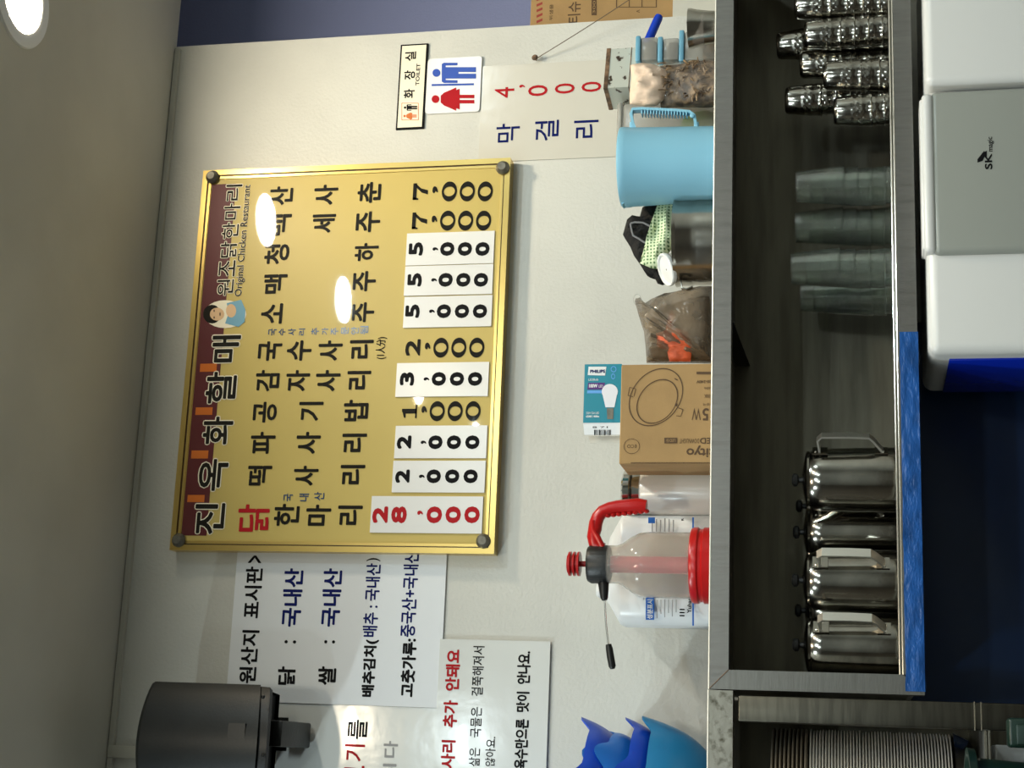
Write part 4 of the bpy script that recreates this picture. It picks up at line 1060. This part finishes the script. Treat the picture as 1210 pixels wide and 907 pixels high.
crumple('black_mesh_hat', [(741, 259), (747, 254), (756, 256), (759, 245), (767, 240.5), (780, 242), (785, 262), (784, 300), (788, 335), (783, 337), (777, 335), (773, 327), (765, 326), (761, 320), (756, 312), (749, 302), (745, 292), (738, 281), (736, 277)], -.20, .022, M_blkcloth,
        'black mesh fabric hat with grey piping on the steel pot', 'hat', 2)
hat = bpy.data.objects['black_mesh_hat']
MB().tube([P(u, v, -.228) for u, v in ((745, 264), (750, 262.5), (760, 263), (768, 267), (774, 274), (774, 283), (768, 288.5), (761, 286), (755, 282), (748, 278), (746, 270), (745, 264))], .0021, 8).build('piping', M_greyp, hat)
crumple('green_checked_cloth', [(779, 238), (798, 238), (799, 285), (792, 296), (786, 304), (782, 318), (770, 317), (756, 311), (762, 293), (772, 284), (778, 270)], -.235, .02, M_ging, 'green and white checked cloth spilling from the steel pot', 'cloth', 5)
c = P(789, 318, -.262)
tk = thing('takeaway_cup', tuple(c), 'milky plastic cup with white lid tipped over the steel pot rim', 'cup')
MX = Matrix.Translation(c) @ Matrix.Rotation(R_(-24), 4, 'Y') @ Matrix.Rotation(R_(24), 4, 'X')
MB().lathe([(.002, .003), (.028, .003), (.030, .0065), (.033, .007), (.0345, .005), (.0345, .0), (.033, -.003), (.031, -.003)], (0, 0, 0), 40, cap0=False, cap1=False).move(MX).build('lid', M_white, tk)
MB().lathe([(.0315, .0), (.029, -.02), (.026, -.045), (.022, -.048)], (0, 0, 0), 32, cap0=False).move(MX).build('cup_body', M_clearbox, tk)

# ---- light blue pitcher
y_ = -.29
c = P(785, 196, y_); S = (P(785, 150, y_).x - P(785, 250, y_).x) / 100; Zq = lambda u: P(u, 196, y_).z
pi_ = thing('blue_pitcher', (c.x, y_, ZS), 'light blue plastic pitcher with ribbed handle on its right side', 'pitcher')
r = 44.5 * S
MB().lathe([(r * .90, ZS), (r * .93, ZS + .003), (r * .96, Zq(790)), (r * .99, Zq(746)), (r * 1.0, Zq(744)), (r * 1.01, Zq(737)), (r * 1.0, Zq(735)), (r * .95, Zq(735)), (r * .93, ZS + .01)], (c.x, y_, 0), 56).build('body', M_lblue, pi_)
hp = [P(u, v, y_ - .01) for u, v in ((752, 156), (748, 146), (746, 136), (748, 130.5), (760, 130), (780, 131), (800, 132), (815, 133.5), (821, 138), (822, 147), (824, 154))]
hb = MB().strap(hp, (0, 1, 0), .009, .0028); hb.build('handle', M_lblue, pi_)
hr = MB()
for k in range(16):
    q = P(759 + k * 3.5, 134.5 + k * .12, y_ - .01); hr.box(q.x - .004, q.x + .004, q.y - .0105, q.y + .0095, q.z - .0012, q.z + .0012)
hr.build('handle_rib', M_lblue, pi_)['kind'] = 'stuff'
q = P(818, 137, y_ - .02); m = MB().lathe([(.0045, 0), (.0045, .004), (.002, .005)], (0, 0, 0), 16); m.move(Matrix.Translation(q) @ Matrix.Rotation(R_(90), 4, 'X')); m.build('hinge_boss', M_lblue, pi_)
for k, u in enumerate((747, 823)):
    q = P(u, 149, y_ - .01); MB().rbox(q.x - .010, q.x + .008, q.y - .006, q.y + .006, q.z - .005, q.z + .005, .002, 2).build('handle_lug', M_lblue, pi_)
q = P(741, 238, y_); MB().prism([(q.x - .003, q.z + .008), (q.x - .012, q.z + .008), (q.x + .004, q.z - .008)], y_ - .015, y_ + .01).build('spout', M_lblue, pi_)
# clear tub behind the pitcher
x0, x1, z0, z1 = rect(732, 840, 128, 168, -.16)
ct = thing('clear_tub', ((x0 + x1) / 2, -.16, ZS), 'clear plastic tub with green content standing behind the blue pitcher', 'tub')
MB().rbox(x0 - .05, x1, -.2, -.1, ZS, z1 - .012, .008, 3).build('tub_body', M_clearbox, ct)
MB().rbox(x0 - .052, x1 + .002, -.202, -.098, z1 - .012, z1, .005, 3).build('tub_lid', M_clearbox, ct)
q = P(775, 145, -.16); MB().ball((q.x - .02, -.15, ZS + .052), .045, .03, .05, 20, 14, .2, 4).build('green_content', mat('green_content', srgb(96, 150, 60), .6), ct)

# ---- white rusty tin
ty = -.2
a, b_, d_ = P(717, 58, ty + .005), P(715, 104, ty - .025), P(725, 129, ty + .055)
tn = thing('white_tin', ((a.x + b_.x) / 2, ty, ZS), 'tall rust speckled white tin can with dark rim, right of the 4,000 sheet', 'tin')
FR = [(a.x, ty + .005), (b_.x, ty - .025), (d_.x, ty + .055), (a.x - (b_.x - d_.x), ty + .085)]
def post4(poly, z0, z1, g=0):
    cx = sum(p[0] for p in poly) / 4; cy = sum(p[1] for p in poly) / 4; vs = []
    for z in (z0, z1):
        for x, y in poly: L = math.hypot(x - cx, y - cy); vs.append((cx + (x - cx) * (L + g) / L, cy + (y - cy) * (L + g) / L, z))
    return MB().add(vs, [(0, 1, 2, 3), (7, 6, 5, 4)] + [(i, i + 4, (i + 1) % 4 + 4, (i + 1) % 4) for i in range(4)])
zt = P(716, 80, ty).z
post4(FR, ZS, zt - .009).build('can_body', M_tin, tn, smooth=False)
post4(FR, zt - .009, zt, .0015).build('top_rim', M_rust, tn, smooth=False)
post4(FR, P(746, 80, ty).z, P(745, 80, ty).z, .001).build('seam', M_rust, tn, smooth=False)

# ---- bag of dried roots
yy = -.27
x0, x1, z0, z1 = rect(746, 845, 77, 126, yy)
rb = thing('root_bag', ((x0 + x1) / 2, yy, ZS), 'clear bag of dried brown roots topped by crumpled pinkish paper', 'bag')
zmid_ = P(786, 100, yy).z
sack(x0, x1, yy, .035, ZS, zmid_ + .01, 0, .005, seed=12).build('root_filling', M_twig, rb, ang=50)
tw = MB()
for k in range(70):
    p = Vector((random.uniform(x0 + .008, x1 - .008), yy - .034 + random.uniform(-.004, .004), random.uniform(ZS + .006, zmid_)))
    d = Vector((random.uniform(-1, 1), random.uniform(-.3, .1), random.uniform(-1, 1))).normalized() * random.uniform(.008, .02)
    tw.tube([p, p + d * .5 + Vector((0, -.003, .002)), p + d], random.uniform(.0012, .0026), 5)
tw.build('root_piece', M_twig, rb)['kind'] = 'stuff'
crumple('paper_top', [(745, 77), (758, 75), (773, 76), (786, 82), (789, 90), (786, 104), (784, 118), (776, 125), (762, 126), (744, 123), (744, 110), (746, 92)], yy - .022, .02, M_paperbag, None, None, 4, .007, .003, parent=rb)
sack(x0 - .002, x1 + .002, yy, .043, ZS, P(768, 100, yy).z, 0, .004, seed=30).build('bag_film', M_clearbag, rb, ang=80)

# ---- three boxes with pale blue lids
yb_ = -.2
us = (753, 779, 804, 838); names = ('top', 'middle', 'bottom')
for k in range(3)[::-1]:
    vv = (49, 50, 42)[k]
    x0, x1, z0, z1 = rect(us[k], us[k + 1], vv, 79, yb_)
    if k == 2: z0 = ZS
    t = thing('lidded_box', ((x0 + x1) / 2, yb_, z0), 'clear food box with pale blue lid, %s of the stack of three' % names[k], 'food box', 'stacked clear boxes with pale blue lids')
    MB().rbox(x0 + .003, x1 - .003, yb_ - .028, yb_ + .045, z0 + .0005, z1 - .011, .004, 2).build('box_body', M_clearbox, t)
    MB().rbox(x0, x1, yb_ - .032, yb_ + .048, z1 - .011, z1 - .0003, .003, 2).build('lid', M_lid, t)
    MB().rbox(x0 + .008, x1 - .008, yb_ - .02, yb_ + .04, z0 + .003, z0 + (z1 - z0) * .5, .004, 2).build('contents', M_twig if k == 2 else M_dkbag, t)
# ---- blue marker
a, b = P(766, 50, -.19), P(778.5, 20, -.16)
mk = thing('blue_marker', tuple(a), 'thick blue marker pen leaning above the lidded boxes', 'pen')
a2 = a + (a - b) * .05; a2.z = a.z - .0
MB().tube([P(763, 55, -.19), a.lerp(b, .93)], .0098, 20).build('barrel', M_pen, mk)
MB().tube([a.lerp(b, .93), a.lerp(b, 1.0), a.lerp(b, 1.02)], [.0088, .0088, .005], 20).build('end_plug', M_pen, mk)
# ---- dark steel mug with film and the tube over it
y_ = -.3
c = P(830, 33, y_); S = (P(830, 0, y_).x - P(830, 100, y_).x) / 100; Zq = lambda u: P(u, 33, y_).z
mg = thing('steel_mug', (c.x, y_, ZS), 'dark steel mug wrapped in clear film at the right shelf end', 'mug')
MB().lathe([(17 * S, ZS), (18 * S, Zq(838)), (20 * S, Zq(824)), (21.5 * S, Zq(818)), (22 * S, Zq(814)), (20 * S, Zq(814)), (17 * S, Zq(826)), (15 * S, ZS + .006)], (c.x, y_, 0), 40).build('mug_body', M_pot, mg)
sack(c.x - 21 * S, c.x + 15 * S, y_ - .004, .03, Zq(833), Zq(815), 0, .003, seed=40).build('film_wrap', M_clearbag, mg, ang=80)
q = P(820, 0, y_ + .05)
tag(MB().lathe([(.0085, ZS), (.0085, Zq(813)), (.0065, Zq(812)), (.0065, Zq(812) + .0)], (q.x + .03, y_ + .06, 0), 20).build('steel_tube', M_chrome_k), 'slim steel tube standing behind the dark mug at the frame edge', 'tube')

# ---- carton on the ledge behind the wall end
cy = .03
x0, x1, z0, z1 = rect(628, 797, -60, 30, cy)
z0 = zl + .0003
cb = thing('tissue_carton', ((x0 + x1) / 2 + .05, cy + .1, z0), 'large brown printed tissue carton standing on the ledge behind the wall end', 'box')
cxl = XW + .012
MB().rbox(cxl, cxl + .36, cy, cy + .3, z0, z1, .002, 1).build('carton', M_card, cb)
tx = Text(cy - .0006); tx.px('티슈', 671, 686, 2, 27, bold=.0004); tx.px('위생용', 649, 653.5, 5, 24)
tx.poly([(699, -8), (705, -8), (705, 18), (699, 18)])
fz = lambda ua, ub, va, vb: tx.poly([(ua, va), (ub, va), (ub, vb), (ua, vb)])
fz(728, 729, -10, 8); fz(728, 775, 8, 8.8); fz(775, 776, -10, 8.8); fz(743, 744, -10, 8); fz(758, 759, -10, 8)
tx.px('^', 752, 756, 11.5, 15)
tx.build(M_cardp, cb)
tx = Text(cy - .0012); tx.px('300', 700.5, 703.5, 1, 16); tx.build(M_card, cb)
tx = Text(cy - .0006)
for k in range(6): tx.poly([(634, -8 + k * 6.5), (641, -11 + k * 6.5), (641, -8 + k * 6.5), (634, -5 + k * 6.5)])
tx.build(mat('dull_red_print', srgb(150, 60, 50), .7), cb, 'stripe_print')
